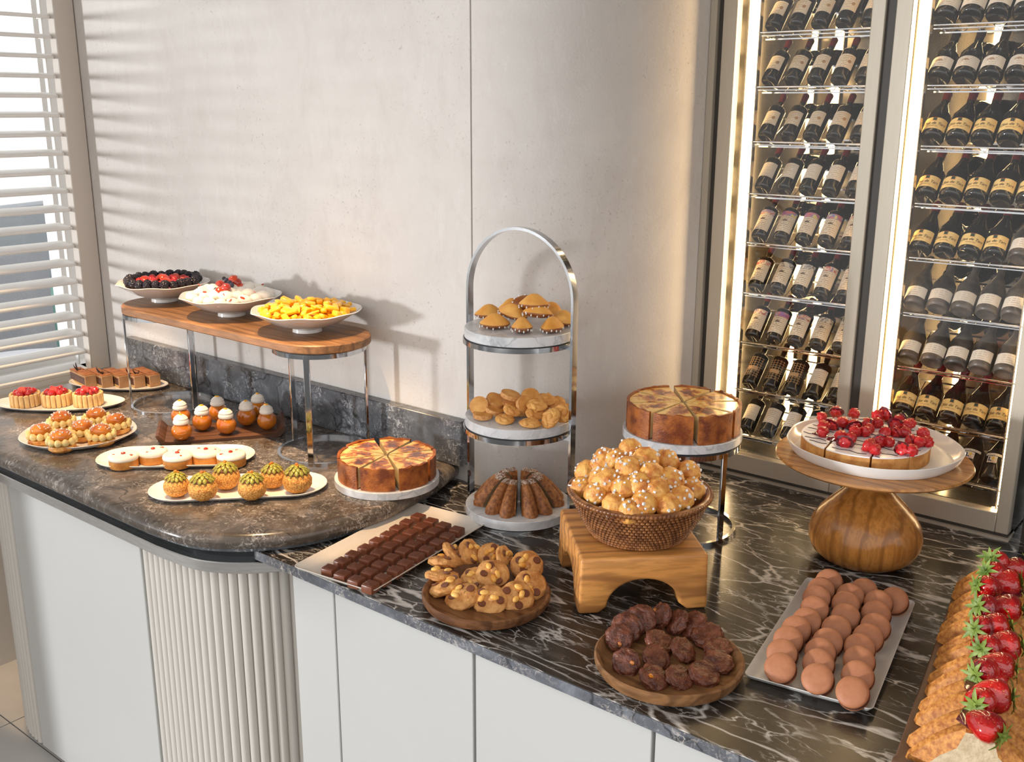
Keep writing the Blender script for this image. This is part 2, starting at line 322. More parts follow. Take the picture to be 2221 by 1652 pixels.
def lathe(prof, n=32, wob=None):
    v = []; f = []; m = len(prof)
    for i in range(n):
        a = 2*math.pi*i/n
        for r, z in prof:
            k = wob(a, r, z) if wob else (1, 0)
            v.append(Vector((r*k[0]*math.cos(a), r*k[0]*math.sin(a), z+k[1])))
    for i in range(n):
        j = (i+1) % n
        for q in range(m-1): f.append((i*m+q, j*m+q, j*m+q+1, i*m+q+1))
    if prof[0][0] > 1e-6: f.append(tuple(i*m for i in range(n))[::-1])
    if prof[-1][0] > 1e-6: f.append(tuple(i*m+m-1 for i in range(n)))
    return v, f
def lathe_ring(prof, n=32, wob=None):
    """closed profile swept round"""
    v = []; f = []; m = len(prof)
    for i in range(n):
        a = 2*math.pi*i/n
        for r, z in prof:
            k = wob(a, r, z) if wob else (1, 0)
            v.append(Vector((r*k[0]*math.cos(a), r*k[0]*math.sin(a), z+k[1])))
    for i in range(n):
        j = (i+1) % n
        for q in range(m): f.append((i*m+q, j*m+q, j*m+(q+1) % m, i*m+(q+1) % m))
    return v, f
def cyl(r, h, n=16): return lathe([(r, 0), (r, h)], n)
def tube(path, r, n=8, closed=False):
    v = []; f = []; k = len(path); path = [Vector(p) for p in path]
    for i, p in enumerate(path):
        a = path[(i-1) % k] if (i or closed) else p; b = path[(i+1) % k] if (i < k-1 or closed) else p
        t = (b-a).normalized(); s = t.cross(Vector((0, 0, 1)))
        if s.length < .05: s = t.cross(Vector((1, 0, 0)))
        s.normalize(); q = s.cross(t); rr = r[i] if isinstance(r, list) else r
        for j in range(n):
            an = 2*math.pi*j/n; v.append(p+s*rr*math.cos(an)+q*rr*math.sin(an))
    for i in range(k if closed else k-1):
        for j in range(n):
            a = i*n+j; b = i*n+(j+1) % n; c = ((i+1) % k)*n+(j+1) % n; d = ((i+1) % k)*n+j; f.append((a, b, c, d))
    if not closed: f.append(tuple(range(n))); f.append(tuple(range((k-1)*n, k*n))[::-1])
    return v, f
def prism(out, z0, z1, bev=0, seg=3):
    bm = bmesh.new(); vs = [bm.verts.new((x, y, z0)) for x, y in out]; fc = bm.faces.new(vs)
    r = bmesh.ops.extrude_face_region(bm, geom=[fc]); ev = [e for e in r['geom'] if isinstance(e, bmesh.types.BMVert)]
    bmesh.ops.translate(bm, vec=(0, 0, z1-z0), verts=ev); bmesh.ops.recalc_face_normals(bm, faces=bm.faces)
    if bev:
        ed = [e for e in bm.edges if abs(e.verts[0].co.z-e.verts[1].co.z) < 1e-7]
        bmesh.ops.bevel(bm, geom=ed, offset=bev, segments=seg, affect='EDGES', profile=.5)
    return frombm(bm)
def ico(r=1, sub=2, s=(1, 1, 1), amp=0, fr=1, seed=0):
    bm = bmesh.new(); bmesh.ops.create_icosphere(bm, subdivisions=sub, radius=1)
    for v in bm.verts:
        k = 1+amp*noise.noise(v.co*fr+Vector((seed*7.3, seed*3.1, seed)))
        v.co = Vector((v.co.x*s[0], v.co.y*s[1], v.co.z*s[2]))*r*k
    return frombm(bm)
def sweep(outline, prof, inset=True):
    """plate: outline (function t->x,y unit for offset d) ; prof list of (offset inwards, z)"""
    v = []; f = []; m = len(prof); n = len(outline(0))
    for d, z in prof: v += [Vector((x, y, z)) for x, y in outline(d)]
    for q in range(m-1):
        for i in range(n):
            j = (i+1) % n; f.append((q*n+i, q*n+j, (q+1)*n+j, (q+1)*n+i))
    f.append(tuple(range(n))[::-1]); f.append(tuple(range((m-1)*n, m*n))); return v, f
def stadium(L, W, n=12, e=1.0):
    def o(d):
        a = W/2-d; h = (L-W)/2; p = []
        for s, c in ((1, h), (-1, -h)):
            for i in range(n+1):
                t = -math.pi/2+math.pi*i/n; p.append((c+s*a*math.cos(t)*e, s*a*math.sin(t)))
        return p
    return o
def rrect(L, W, r, n=5):
    def o(d):
        p = []; rr = max(r-d, .0005); hx = L/2-d-rr; hy = W/2-d-rr
        for cx, cy, a0 in ((hx, hy, 0), (-hx, hy, 90), (-hx, -hy, 180), (hx, -hy, 270)):
            for i in range(n+1):
                t = R(a0+90*i/n); p.append((cx+rr*math.cos(t), cy+rr*math.sin(t)))
        return p
    return o
def oval(a, b, n=48, wob=0):
    def o(d):
        return [((a-d)*math.cos(2*math.pi*i/n)*(1+wob*math.sin(7*2*math.pi*i/n)), (b-d)*math.sin(2*math.pi*i/n)*(1+wob*math.sin(5*2*math.pi*i/n+1))) for i in range(n)]
    return o

def mesh(name, g, mat, smooth=True, ang=38):
    me = bpy.data.meshes.new(name); me.from_pydata([tuple(v) for v in g[0]], [], g[1])
    bm = bmesh.new(); bm.from_mesh(me); bmesh.ops.recalc_face_normals(bm, faces=bm.faces); bm.to_mesh(me); bm.free()
    if smooth:
        me.shade_smooth()
        if ang: me.set_sharp_from_angle(angle=R(ang))
    me.materials.append(M[mat] if isinstance(mat, str) else mat); return me
def tag(o, label=None, cat=None, group=None, kind=None):
    if label: o['label'] = label
    if cat: o['category'] = cat
    if group: o['group'] = group
    if kind: o['kind'] = kind
    return o
def E(name, loc=(0, 0, 0), label=None, cat=None, group=None, rot=(0, 0, 0), kind=None):
    o = bpy.data.objects.new(name, None); o.empty_display_size = .02; COL.objects.link(o); o.location = loc; o.rotation_euler = rot
    return tag(o, label, cat, group, kind)
def O(name, me, parent=None, loc=(0, 0, 0), rot=(0, 0, 0), mat=None, g=None, label=None, cat=None, group=None, kind=None, s=None):
    if g is not None: me = mesh(name, g, mat)
    o = bpy.data.objects.new(name, me); COL.objects.link(o); o.parent = parent; o.location = loc
    if isinstance(rot, Matrix): o.rotation_euler = rot.to_euler()
    else: o.rotation_euler = rot
    if s: o.scale = (s, s, s) if isinstance(s, (int, float)) else s
    return tag(o, label, cat, group, kind)
def P(name, g, mat, parent=None, **k): return O(name, None, parent, mat=mat, g=g, **k)
def facing(n, spin=0):
    n = Vector(n).normalized(); return (n.to_track_quat('Z', 'Y').to_matrix() @ Matrix.Rotation(spin, 3, 'Z'))
RH = Vector((rt.x, rt.y, 0)).normalized(); FH = Vector((fw.x, fw.y, 0)).normalized()
def nrm(r, u, t): return RH*r+Vector((0, 0, 1))*u-FH*t     # right, up, towards the photographer
ORD = ['first', 'second', 'third', 'fourth', 'fifth', 'sixth', 'seventh', 'eighth', 'ninth', 'tenth']
Z2, Z1 = .900, .947       # dark worktop, raised brown worktop

# ================================================================== SETTING
fl = tag(P('floor', bx(-9, 4, -4, 7, -.1, -.004), 'joint'), kind='structure')
for i in range(-3, 3):
    for j in range(-1, 3):
        P('tile', bx(-2.852+1.2*i, -1.656+1.2*i, -.04+1.2*j, 1.156+1.2*j, -.004, 0), 'concrete', fl)
wb = E('wall_back', (0, 0, 0), kind='structure')
P('wall_panel', bx(-3.19, -1.5435, 1.78, 1.90, 0, 2.7), 'plaster', wb)
P('joint_strip', bx(-1.546, -1.536, 1.786, 1.80, 0, 2.7), 'joint', wb)
pa = [(-1.5385, 1.78)]+[(-1.5385+.335*math.sin(t), 2.2-.42*math.cos(t)) for t in [R(a) for a in range(4, 91, 4)]]+[(-1.203, 2.6)]
pts = pa+[(x-.06, y+.06) for x, y in pa[::-1]]
P('wall_panel', prism([(x, y) for x, y in pts], 0, 2.7), 'plaster', wb, label='curved plaster panel')
tag(P('wall_left', bx(-3.30, -3.20, .2, 1.78, 0, .93), 'flute'), kind='structure')
tag(P('ceiling', bx(-3.3, 2.2, .1, 2.75, 2.95, 3.05), 'ceil'), kind='structure')
tag(P('wall_right', bx(-.405, 2.2, 2.26, 2.5, 0, 2.7), 'framedark'), kind='structure')
# window behind the shutter
wd = E('window_1', (0, 0, 0), kind='structure')
P('window_frame', join(bx(-3.44, -3.37, 1.74, 1.81, 0.93, 2.7), bx(-3.44, -3.37, -1.40, -1.34, 0.93, 2.7), bx(-3.44, -3.37, -1.34, 1.74, .93, .97)), 'white_paint', wd)
P('glass_pane', bx(-3.405, -3.399, -1.34, 1.74, .97, 2.7), 'win_glass', wd)
P('window_sill', bx(-3.46, -3.20, .55, 1.80, .905, .93, .004), 'white_paint', wd)
# shutter
sh = E('louvered_shutter', (-3.2, 1.75, .93), 'white louvered shutter with wide flat slats beside the counter', 'shutter')
P('stile', bx(-.02, .02, -.04, .028, 0, 1.7, .003), 'stile', sh)
P('stile', bx(-.02, .02, -3.1, -3.04, 0, 1.7, .003), 'stile', sh)
P('shadow_gap', bx(-.01, .012, .028, .031, 0, 1.7), 'joint', sh)
sl = mesh('slat', mv(box(.088, 3.0, .011, .0045, 2), ry=.09), 'white_paint')
brk = mesh('bracket', join(box(.018, .004, .05), mv(box(.03, .01, .006), 0, 0, .025)), 'white_paint')
for i in range(-1, 26):
    z = .997-.93+.0593*i
    O('slat', sl, sh, (-.045, -1.54, z)); O('bracket', brk, sh, (-.06, -.043, z+.03))

# ================================================================== COUNTERS
def smooth(pts, k=6):
    out = []; n = len(pts)
    for i in range(n-1):
        p0, p1, p2, p3 = [Vector(pts[max(0, min(n-1, i+q))]) for q in (-1, 0, 1, 2)]
        for j in range(k):
            t = j/k; out.append(.5*((2*p1)+(-p0+p2)*t+(2*p0-5*p1+4*p2-p3)*t*t+(-p0+3*p1-3*p2+p3)*t**3))
    out.append(Vector(pts[-1])); return out
endR = smooth([(-1.88, 1.085), (-1.74, 1.102), (-1.635, 1.165), (-1.562, 1.26), (-1.527, 1.37), (-1.520, 1.47), (-1.532, 1.58), (-1.552, 1.68), (-1.585, 1.775)])
endL = [Vector((-3.05+.385*(1-math.sin(R(a))), 1.47-.385*math.cos(R(a)))) for a in range(-90, 1, 9)]
endL[0].y = 1.47
c1out = [Vector((-3.05, 1.775))]+[Vector((-2.665-.385*math.cos(R(a)), 1.47-.385*math.sin(R(a)))) for a in range(0, 91, 6)]+endR
def off(d, pts=c1out, clip=None):
    n = len(pts); res = []
    for i, p in enumerate(pts):
        a = pts[max(0, i-1)]; b = pts[min(n-1, i+1)]; t = (b-a).normalized(); q = p+Vector((-t.y, t.x))*d
        if i in (0, n-1): q.y = 1.775
        if clip is not None and q.x > clip: q.x = clip
        res.append((q.x, q.y))
    return res
dc = E('display_counter', (-2.25, 1.45, 0), 'long display counter with rounded ends, brown marble top and fluted corners', 'counter')
L0 = -Vector((-2.25, 1.45, 0))
def cp(name, g, mat, **k): return P(name, mv(g, *L0), mat, dc, **k)
cp('worktop', sweep(lambda d: off(d), [(.012, .911), (.004, .914), (0, .922), (0, .930), (.004, .939), (.011, .945), (.02, Z1)]), 'brown_marble', label='brown veined marble worktop with a rounded edge')
cp('edge_layer', sweep(lambda d: off(d), [(.02, .9005), (.016, .903), (.016, .911)]), 'grey_marble')
cp('recess', sweep(lambda d: off(d, clip=-1.649), [(.045, .872), (.045, .9)]), 'darksteel', label='dark recessed channel')
cp('steel_band', sweep(lambda d: off(d, clip=-1.546), [(.03, .846), (.028, .848), (.028, .870), (.03, .872)]), 'steel', label='brushed steel band')
cp('carcass', sweep(lambda d: off(d, clip=-1.56), [(.085, .02), (.085, .846)]), 'flute')
cp('front_panel', bx(-2.640, -2.012, 1.150, 1.172, .02, .846, .002), 'cab', label='plain white lacquered panel')
fo = off(.075, clip=None); fpts = [Vector(p) for p in fo]
fm = mesh('flute', mv(lathe([(.0115, 0), (.0115, .824)], 10), 0, 0, .021), 'flute')
def walk(pts, step, ok):
    d = 0; nxt = 0
    for a, b in zip(pts, pts[1:]):
        l = (b-a).length
        while nxt <= d+l:
            p = a+(b-a)*((nxt-d)/l)
            if ok(p): yield p, b-a
            nxt += step
        d += l
for p, t in walk(fpts, .0215, lambda p: (p.x > -2.005 and p.x < -1.556 and p.y < 1.3) or p.x < -2.648):
    O('flute', fm, dc, (p.x+2.25, p.y-1.45, 0))
bs = tag(P('backsplash', bx(-3.03, -1.557, 1.750, 1.7795, Z1, 1.062, .0025), 'grey_marble'), 'grey veined marble upstand along the wall behind the brown worktop', 'backsplash')

wt = tag(P('marble_worktop', bx(-1.645, .6, 1.199, 2.62, .878, Z2, .001), 'black_marble'), 'long black marble worktop with white veins, square edge', 'worktop')
P('lit_edge', join(bx(-1.646, .6, 1.1975, 1.1992, .8785, Z2-.0012), bx(-1.6468, -1.6448, 1.1975, 1.26, .8785, Z2-.0012)), 'painted_light', wt, label='front edge with its caught light painted in as a paler grey')  # thin front strip painted paler for the light falling on the edge
ep = E('end_panel', (-1.475, 1.3, 0), 'narrow plain white filler panel beside the fluted corner', 'panel')
P('board', bx(-.062, .062, -.093, .45, .02, .876, .002), 'cab', ep)
DL = ['white base cabinet door between the filler panel and the dark joint', 'wide white base cabinet door right of the dark joint', 'white base cabinet at the lower right, mostly below the worktop edge']
for i, (a, b) in enumerate(((-1.4095, -1.0495), (-1.0445, -.6845), (-.6795, -.2), (-.195, .3))):
    c = E('base_cabinet', ((a+b)/2, 1.3, 0), (DL+['white base cabinet beyond the right end of the picture'])[i], 'cabinet', 'base cabinets under the black marble')
    P('carcass', bx(-(b-a)/2, (b-a)/2, -.07, .5, .02, .876), 'joint', c)
    P('door', bx(-(b-a)/2+.0005, (b-a)/2-.0005, -.093, -.0705, .03, .874, .0015), 'cab', c)

# ================================================================== WINE CABINETS
SHZ = [1.962, 1.842, 1.718, 1.597, 1.480, 1.357, 1.234, 1.112, .992]
YF, YS = 2.245, 2.287
def wine_cabinet(x0, g0, g1, x1, label, strips):
    w_ = E('wine_cabinet', (x0, YF, Z2), label, 'wine cabinet', 'tall lit wine cabinets'); o = (-x0, -YF, -Z2); T = 2.45
    def q(n, a, m, **k): return P(n, mv(a, *o), m, w_, **k)
    q('base_strip', bx(x0-.02, x1+.004, YF-.006, YF+.05, Z2, .9055), 'frame'); q('base_gap', bx(x0, x1, YF+.004, YF+.05, .9055, .913), 'framedark')
    q('frame', join(bx(x0, g0, YF, YF+.028, .913, T, .0015), bx(g1, x1, YF, YF+.028, .913, T, .0015), bx(g0, g1, YF, YF+.028, .913, .957, .0015)), 'frame')
    q('glass_door', bx(g0, g1, YF+.012, YF+.016, .957, T), 'glass')
    q('side_panel', bx(x0, x0+.012, YF+.028, 2.58, .905, T), 'inner'); q('side_panel', bx(x1-.012, x1, YF+.028, 2.58, .905, T), 'inner')
    q('back_panel', bx(x0, x1, 2.58, 2.60, .905, T), 'inner'); q('floor_panel', bx(x0+.012, x1-.012, YF+.028, 2.58, .913, .958), 'inner')
    vs = []
    for r in range(7):
        for c in range(9):
            xx = g0+.07+c*.026+(r % 2)*.013
            if xx < x1-.03: vs.append(bx(xx, xx+.018, 2.5785, 2.5802, 1.655+r*.0095, 1.6592+r*.0095))
    q('vent_slots', join(*vs), 'framedark', kind='stuff')
    for s0, s1, y0 in strips:  # front strips are lamps; rear ones are glowing stand-ins for their mirror reflections
        s_ = q('strip_and_reflection', bx(s0, s1, y0, y0+.008, .962, T), 'strip')
        P('strip_rail', mv(join(bx(s0-.004, s0-.001, y0-.004, y0+.012, .958, T), bx(s1+.001, s1+.003, y0-.002, y0+.012, .958, T)), *o), 'inner', s_)
    g = [bx(0, x1-g0-.05, 0, .004, 0, .004, .001), bx(0, x1-g0-.05, .004, .016, -.006, -.004), bx(0, x1-g0-.05, .19, .195, .05, .054), bx(0, x1-g0-.05, .05, .053, -.012, -.009), bx(0, x1-g0-.05, .26, .264, 0, .004)]
    for i in range(8): g.append(tube([(.012+i*(x1-g0-.07)/7, .002, 0), (.012+i*(x1-g0-.07)/7, .06, -.01), (.012+i*(x1-g0-.07)/7, .19, .05)], .001, 4))
    sm = mesh('shelf', join(*g), 'chrome')
    for z in SHZ: O('shelf', sm, w_, (g0+.033-x0, YS-YF-.006, z-Z2))
    return w_
wine_cabinet(-1.172, -1.137, -.826, -.797, 'left tall wine cabinet with rows of slim bottles, one warm light strip showing', [(-1.122, -1.098, 2.282), (-1.09, -1.076, 2.571), (-1.03, -1.01, 2.571)])
wine_cabinet(-.775, -.741, -.455, -.428, 'right tall wine cabinet with wide bottles, bright light strips on both sides', [(-.738, -.716, 2.282), (-.463, -.451, 2.282), (-.66, -.645, 2.571)])
tag(P('trim_1', bx(-1.2025, -1.186, YF-.004, 2.6, Z2, 2.7), 'frame'), kind='structure')
tag(P('trim_2', bx(-1.186, -1.1725, YF+.01, 2.6, Z2, 2.7), 'framedark'), kind='structure')
tag(P('trim_3', bx(-.7965, -.7755, YF+.008, 2.6, Z2, 2.7), 'framedark'), kind='structure')
for x, d_ in ((-1.108, (.5, .85, -.1)), (-.838, (-.5, .85, -.1)), (-.722, (.5, .85, -.1)), (-.468, (-.5, .85, -.1))):
    a = lamp('AREA', 'cabinet_light', (x, 2.279, 1.55), d_, (1, .70, .38), 1.5, shape='RECTANGLE', size=.012, size_y=1.2)
    a.rotation_euler = Matrix([Vector((-d_[1], d_[0], 0)).normalized(), (0, 0, 1), (-Vector((d_[0], d_[1], 0))).normalized()]).transposed().to_euler()


def bottle_prof(r, L, kind):
    if kind == 'slim': sh_, nk = .62, .72
    else: sh_, nk = .46, .74
    p = [(0, L*.04), (r*.5, L*.025), (r*.82, .0), (r*.96, .002), (r, .007), (r, L*sh_)]
    for i in range(1, 6):
        t = i/6; k = (1-math.cos(t*math.pi))/2 if kind == 'slim' else t**.9
        p.append((r+(r*.36-r)*k, L*(sh_+(nk-sh_)*t)))
    p += [(r*.34, L*nk), (r*.32, L*.93), (r*.36, L*.94), (r*.36, L*.985), (r*.3, L), (0, L)]
    return p
def patch(r, z0, z1, half, n=14, inner=.0006):
    v = []; f = []
    for i in range(n+1):
        a = -half+2*half*i/n
        for z, rr in ((z0, r), (z1, r), (z1, r-inner), (z0, r-inner)): v.append(Vector((rr*math.sin(a), -rr*math.cos(a), z)))
    for i in range(n):
        for k in range(4): f.append((i*4+k, (i+1)*4+k, (i+1)*4+(k+1) % 4, i*4+(k+1) % 4))
    f.append((0, 1, 2, 3)); f.append((n*4+3, n*4+2, n*4+1, n*4)); return v, f
def textmesh(s, size, r, z, name='lettering', mat='ink', shear=.25):
    cu = bpy.data.curves.new('t', 'FONT'); cu.body = s; cu.size = size; cu.align_x = 'CENTER'; cu.shear = shear; cu.extrude = .00008; cu.resolution_u = 2
    to = bpy.data.objects.new('t', cu); COL.objects.link(to); bpy.context.view_layer.update()
    me = bpy.data.meshes.new_from_object(to.evaluated_get(bpy.context.evaluated_depsgraph_get())); bpy.data.objects.remove(to)
    for v in me.vertices:
        a = v.co.x/r; rr = r+v.co.z; zz = z+v.co.y
        v.co = (rr*math.sin(a), -rr*math.cos(a), zz)
    me.materials.clear(); me.materials.append(M[mat]); me.name = name; return me
LS, RS, LB, RB = .134, .0203, .136, .0243
bs_m = mesh('glass_body', lathe(bottle_prof(RS, LS, 'slim'), 20), 'bottle', ang=50); bb_m = mesh('glass_body', lathe(bottle_prof(RB, LB, 'wide'), 20), 'bottle', ang=50)
bd_m = mesh('glass_body', lathe(bottle_prof(RB, LB, 'wide'), 20), 'bottle_dusty', ang=50)
def capm(r, L, mat): return mesh('capsule', lathe([(r*.36, L*.80), (r*.37, L*.93), (r*.395, L*.935), (r*.395, L*.99), (r*.33, L*1.006), (0, L*1.006)], 14), mat)
cs_r = capm(RS, LS, 'cap_red'); cs_d = capm(RS, LS, 'cap_dark'); cb_r = capm(RB, LB, 'cap_red'); cb_d = capm(RB, LB, 'cap_dark')
def lab(r, a, b, h, mat): return mesh('paper_label', patch(r+.0004, a, b, h), mat)
LB_ = {'cream': lab(RS, .026, .066, 1.15, 'lab_cream'), 'pale': lab(RS, .026, .068, 1.15, 'lab_pale'), 'art1': lab(RS, .014, .074, 1.2, 'lab_art1'), 'art2': lab(RS, .014, .074, 1.2, 'lab_art2'),
       'art3': lab(RS, .014, .074, 1.2, 'lab_art3'), 'yellow': lab(RB, .012, .042, 1.2, 'lab_yellow'), 'castle': lab(RB, .014, .042, 1.2, 'lab_pale'), 'dusty': lab(RB, .014, .040, 1.2, 'lab_pale')}
for k in ('lab_art1', 'lab_art2', 'lab_art3'):
    for nd in M[k].node_tree.nodes:
        if nd.type == 'VALTORGB' and abs(nd.color_ramp.elements[0].position-.084) < 1e-4:
            nd.color_ramp.elements[1].position = .0605; nd.color_ramp.elements[0].position = .060
txt = textmesh('Clos de Tart', .0098, RB+.0012, .0225); sml = textmesh('GRAND CRU', .0035, RB+.0012, .0165, mat='gold', shear=0)
emb = mesh('emblem', patch(RB+.0012, .0335, .0405, .15, 4), 'green_ink')
rm = mesh('emblem_frame', join(*[patch(RB+.0010, a, b, .22, 4) for a, b in ((.0412, .0416), (.0325, .0329))]), 'red_ink')
cas = mesh('emblem', join(*[patch(RB+.0012, .030+.0016*k, .0306+.0016*k, .30-.08*k, 4) for k in range(3)], *[mv(patch(RB+.0012, .0285, .030, .04, 2), 0, 0, 0, rz=q) for q in (-.25, 0, .25)]), 'gold')
ram = mesh('emblem', join(*[mv(patch(RS+.0011, .046, .0475+.001*(q % 2), .055, 2), rz=(q-1)*.17) for q in range(3)], patch(RS+.0011, .044, .0455, .24, 4)), 'ink')
seal = mesh('seal', mv(cyl(.0042, .0005, 14), .0115, -RS*.86, .045, rx=R(90), rz=R(33)), 'gold')
engr = mesh('engraving', join(*[patch(RS+.0008, .020+.0065*k, .0208+.0065*k, 1.0, 8) for k in range(9)], *[mv(patch(RS+.0008, .018, .075, .03, 1), rz=-.8+.4*k) for k in range(5)]), 'gold')
band = mesh('gold_band', patch(RS+.0010, .036, .046, .6, 8), 'gold')
collar = mesh('neck_label', patch(RB+.0004, .052, .0575, .9, 8), 'lab_pale'); sq = mesh('paper_label', patch(RB+.0004, .034, .0505, .42, 6), 'lab_pale')
marks = [(mesh('printed_mark', patch(RB+.0012, .0375, .0475, .05, 2), 'blue_ink'), -.24), (mesh('printed_mark', patch(RB+.0012, .0375, .0395, .14, 2), 'blue_ink'), -.13),
         (mesh('printed_mark', patch(RB+.0012, .041, .048, .1, 2), 'yellow_ink'), .08)]+[(mesh('printed_dot', patch(RB+.0012, .0355, .037, .03, 2), 'red_ink'), .0+.12*k) for k in range(3)]
TILT = R(46)
def bottle(x, z, kind, label, group, cap, body, lb, extra=()):
    r = RS if kind == 's' else RB
    b = E('wine_bottle', (x, YS+.012, z-.003+r*.72), label, 'bottle', group, rot=(-(math.pi/2-TILT), 0, R(random.uniform(-1.5, 1.5))))
    O('glass_body', body, b); 
    if cap: O('capsule', cap, b)
    rz = random.uniform(-.18, .12)
    if lb:
        l = O('paper_label', lb, b, rot=(0, 0, rz))
        for m, a in extra: O(m.name.split('.')[0], m, l, rot=(0, 0, a))
    else:
        for m, a in extra: O(m.name.split('.')[0], m, b, rot=(0, 0, a+rz))
    return b
ROWN = ['top', 'second', 'third', 'fourth', 'fifth', 'sixth', 'seventh', 'eighth', 'lowest']
lk = ['cream', 'cream', 'cream', 'pale', 'art1', 'art2', 'art3', 'black', 'pale']
ldesc = {'cream': 'dark bottle, cream label, gold seal', 'pale': 'dark bottle, pale printed label', 'art1': 'bottle, colourful strip on cream label',
         'art2': 'bottle, red strip on label', 'art3': 'bottle, patterned strip on label', 'black': 'black bottle, gold band'}
for i, z in enumerate(SHZ):
    for j in range(5):
        k = lk[i]
        if k == 'black' and j > 2: k = 'pale'
        if k == 'art1' and j in (0, 4): k = 'art2'
        if k == 'art2' and j in (1, 2) and i == 5: k = 'art3'
        if k == 'art3' and i == 6 and j in (0, 1, 2): k = ('art2', 'art1', 'art2')[j]
        x = -1.072+.0553*j
        lbm = LB_.get(k)
        ex = [(ram, 0)] if k.startswith('art') else [(seal, 0)] if k in ('cream',) else [(engr, 0), (band, 0)] if k == 'black' else []
        if k == 'black': ex = [(engr, 0), (band, 0)]; lbm = None
        bottle(x, z, 's', f'{ldesc[k]}, {ORD[j]} from left, {ROWN[i]} shelf, left cabinet', 'bottles in the left wine cabinet', None if k == 'black' else (cs_r if i < 7 else cs_d), bs_m, lbm, ex)
rk = ['castle', 'castle', 'yellow', 'yellow', 'yellow', 'dusty', 'dusty', 'yellow', 'last']
rdesc = {'castle': 'wide bottle, cream castle label', 'yellow': 'wide bottle, yellow label', 'dusty': 'dusty wide bottle, cream label', 'last': 'dark wide bottle, square label'}
for i, z in enumerate(SHZ):
    for j in range(5):
        k = rk[i]; x = -.692+.0508*j
        if k == 'yellow' and j == 4 and i == 4: k = 'dusty'
        ex = []
        if k == 'yellow': ex = [(txt, 0), (sml, 0), (emb, 0), (rm, 0)]
        if k == 'castle': ex = [(cas, 0)]
        if k == 'last': ex = marks
        bt = bottle(x, z, 'w', f'{rdesc[k]}, {ORD[j]} from left, {ROWN[i]} shelf, right cabinet', 'bottles in the right wine cabinet', cb_r if k == 'yellow' else (None if k == 'dusty' else cb_d), bd_m if k == 'dusty' else bb_m,
               sq if k == 'last' else LB_[k], ex)
        if k == 'last': O('neck_label', collar, bt)
# a second row lies behind, necks forward
for (n0, x0, dx, nb, bd, cp_, rr, L, gname) in (('left', -1.045, .0553, 4, bs_m, cs_r, RS, LS, 'bottles lying behind in the left cabinet'), ('right', -.664, .0515, 4, bb_m, cb_d, RB, LB, 'bottles lying behind in the right cabinet')):
    for i in range(7):
        for j in range(nb):
            b = E('wine_bottle', (x0+dx*j, 2.565, SHZ[i]+.054+rr-.004), f'bottle lying behind neck forward, {ORD[j]} from left, {ROWN[i]} shelf, {n0} cabinet', 'bottle', gname, rot=(R(90), 0, 0))
            O('glass_body', bd, b); O('capsule', cp_, b)

# ================================================================== STANDS, BOARDS AND BOWLS ON THE RAISED COUNTER
def stand(cx, cy, z0, z1, r, angs, label):
    s = E('riser_stand', (cx, cy, z0), label, 'stand', 'round chrome riser stands'); h = z1-z0
    rr = [(r-.004, 0), (r+.004, 0), (r+.004, .009), (r-.004, .009)]
    P('base_ring', lathe_ring(rr, 56), 'chrome', s); P('top_ring', mv(lathe_ring([(r-.002, 0), (r+.003, 0), (r+.003, .011), (r-.002, .011)], 56), 0, 0, h-.013), 'chrome', s)
    P('rubber_ring', mv(lathe_ring([(r-.012, 0), (r+.001, 0), (r+.001, .002), (r-.012, .002)], 56), 0, 0, h-.002), 'rubber', s)
    lm = mesh('leg', bx(-.003, .003, -.0075, .0075, .002, h-.003, .001), 'chrome')
    for a in angs: O('leg', lm, s, (r*math.cos(R(a)), r*math.sin(R(a)), 0), (0, 0, R(a)))
stand(-2.57, 1.62, Z1, 1.2295, .113, (240, 0, 110), 'chrome ring stand under the left end of the long oak board')
stand(-1.905, 1.62, Z1, 1.2295, .113, (180, 303, 57), 'chrome ring stand under the right end of the long oak board')
stand(-1.02, 1.875, Z2, 1.105, .120, (345, 105, 225), 'chrome ring stand carrying the cheesecake behind the basket')
bo = tag(P('oak_board', sweep(stadium(.91, .245, 16), [(.003, 0), (0, .003), (0, .019), (.003, .022)]), 'oak', loc=(-2.235, 1.625, 1.2297)), 'long round-ended oak board bridging two chrome stands', 'board')
BZ = 1.252
def bowl(x, y, r, h, label):
    wv = lambda a, rr, z: (1+.012*math.sin(9*a)*(rr/r)**3, .0016*math.sin(7*a+1)*(rr/r)**3)
    pr = [(0, .004), (.030, .004), (.033, 0), (.037, 0), (.036, .008), (.045, .012), (r*.62, h*.45), (r*.9, h*.86), (r, h), (r*.985, h+.0015), (r*.955, h-.003), (r*.8, h*.75), (r*.5, h*.40), (.03, .014), (0, .013)]
    return tag(P('serving_bowl', lathe(pr, 72, wv), 'ceramic', loc=(x, y, BZ)), label, 'bowl', 'wide white bowls on the oak board')
B1, B2, B3 = (-2.595, 1.638), (-2.275, 1.635), (-1.962, 1.632)
bowl(*B1, .130, .055, 'wide white footed bowl holding blackberries and strawberries')
bowl(*B2, .134, .055, 'wide white footed bowl holding white cream dollops')
bowl(*B3, .137, .055, 'wide white footed bowl holding yellow mango pieces')
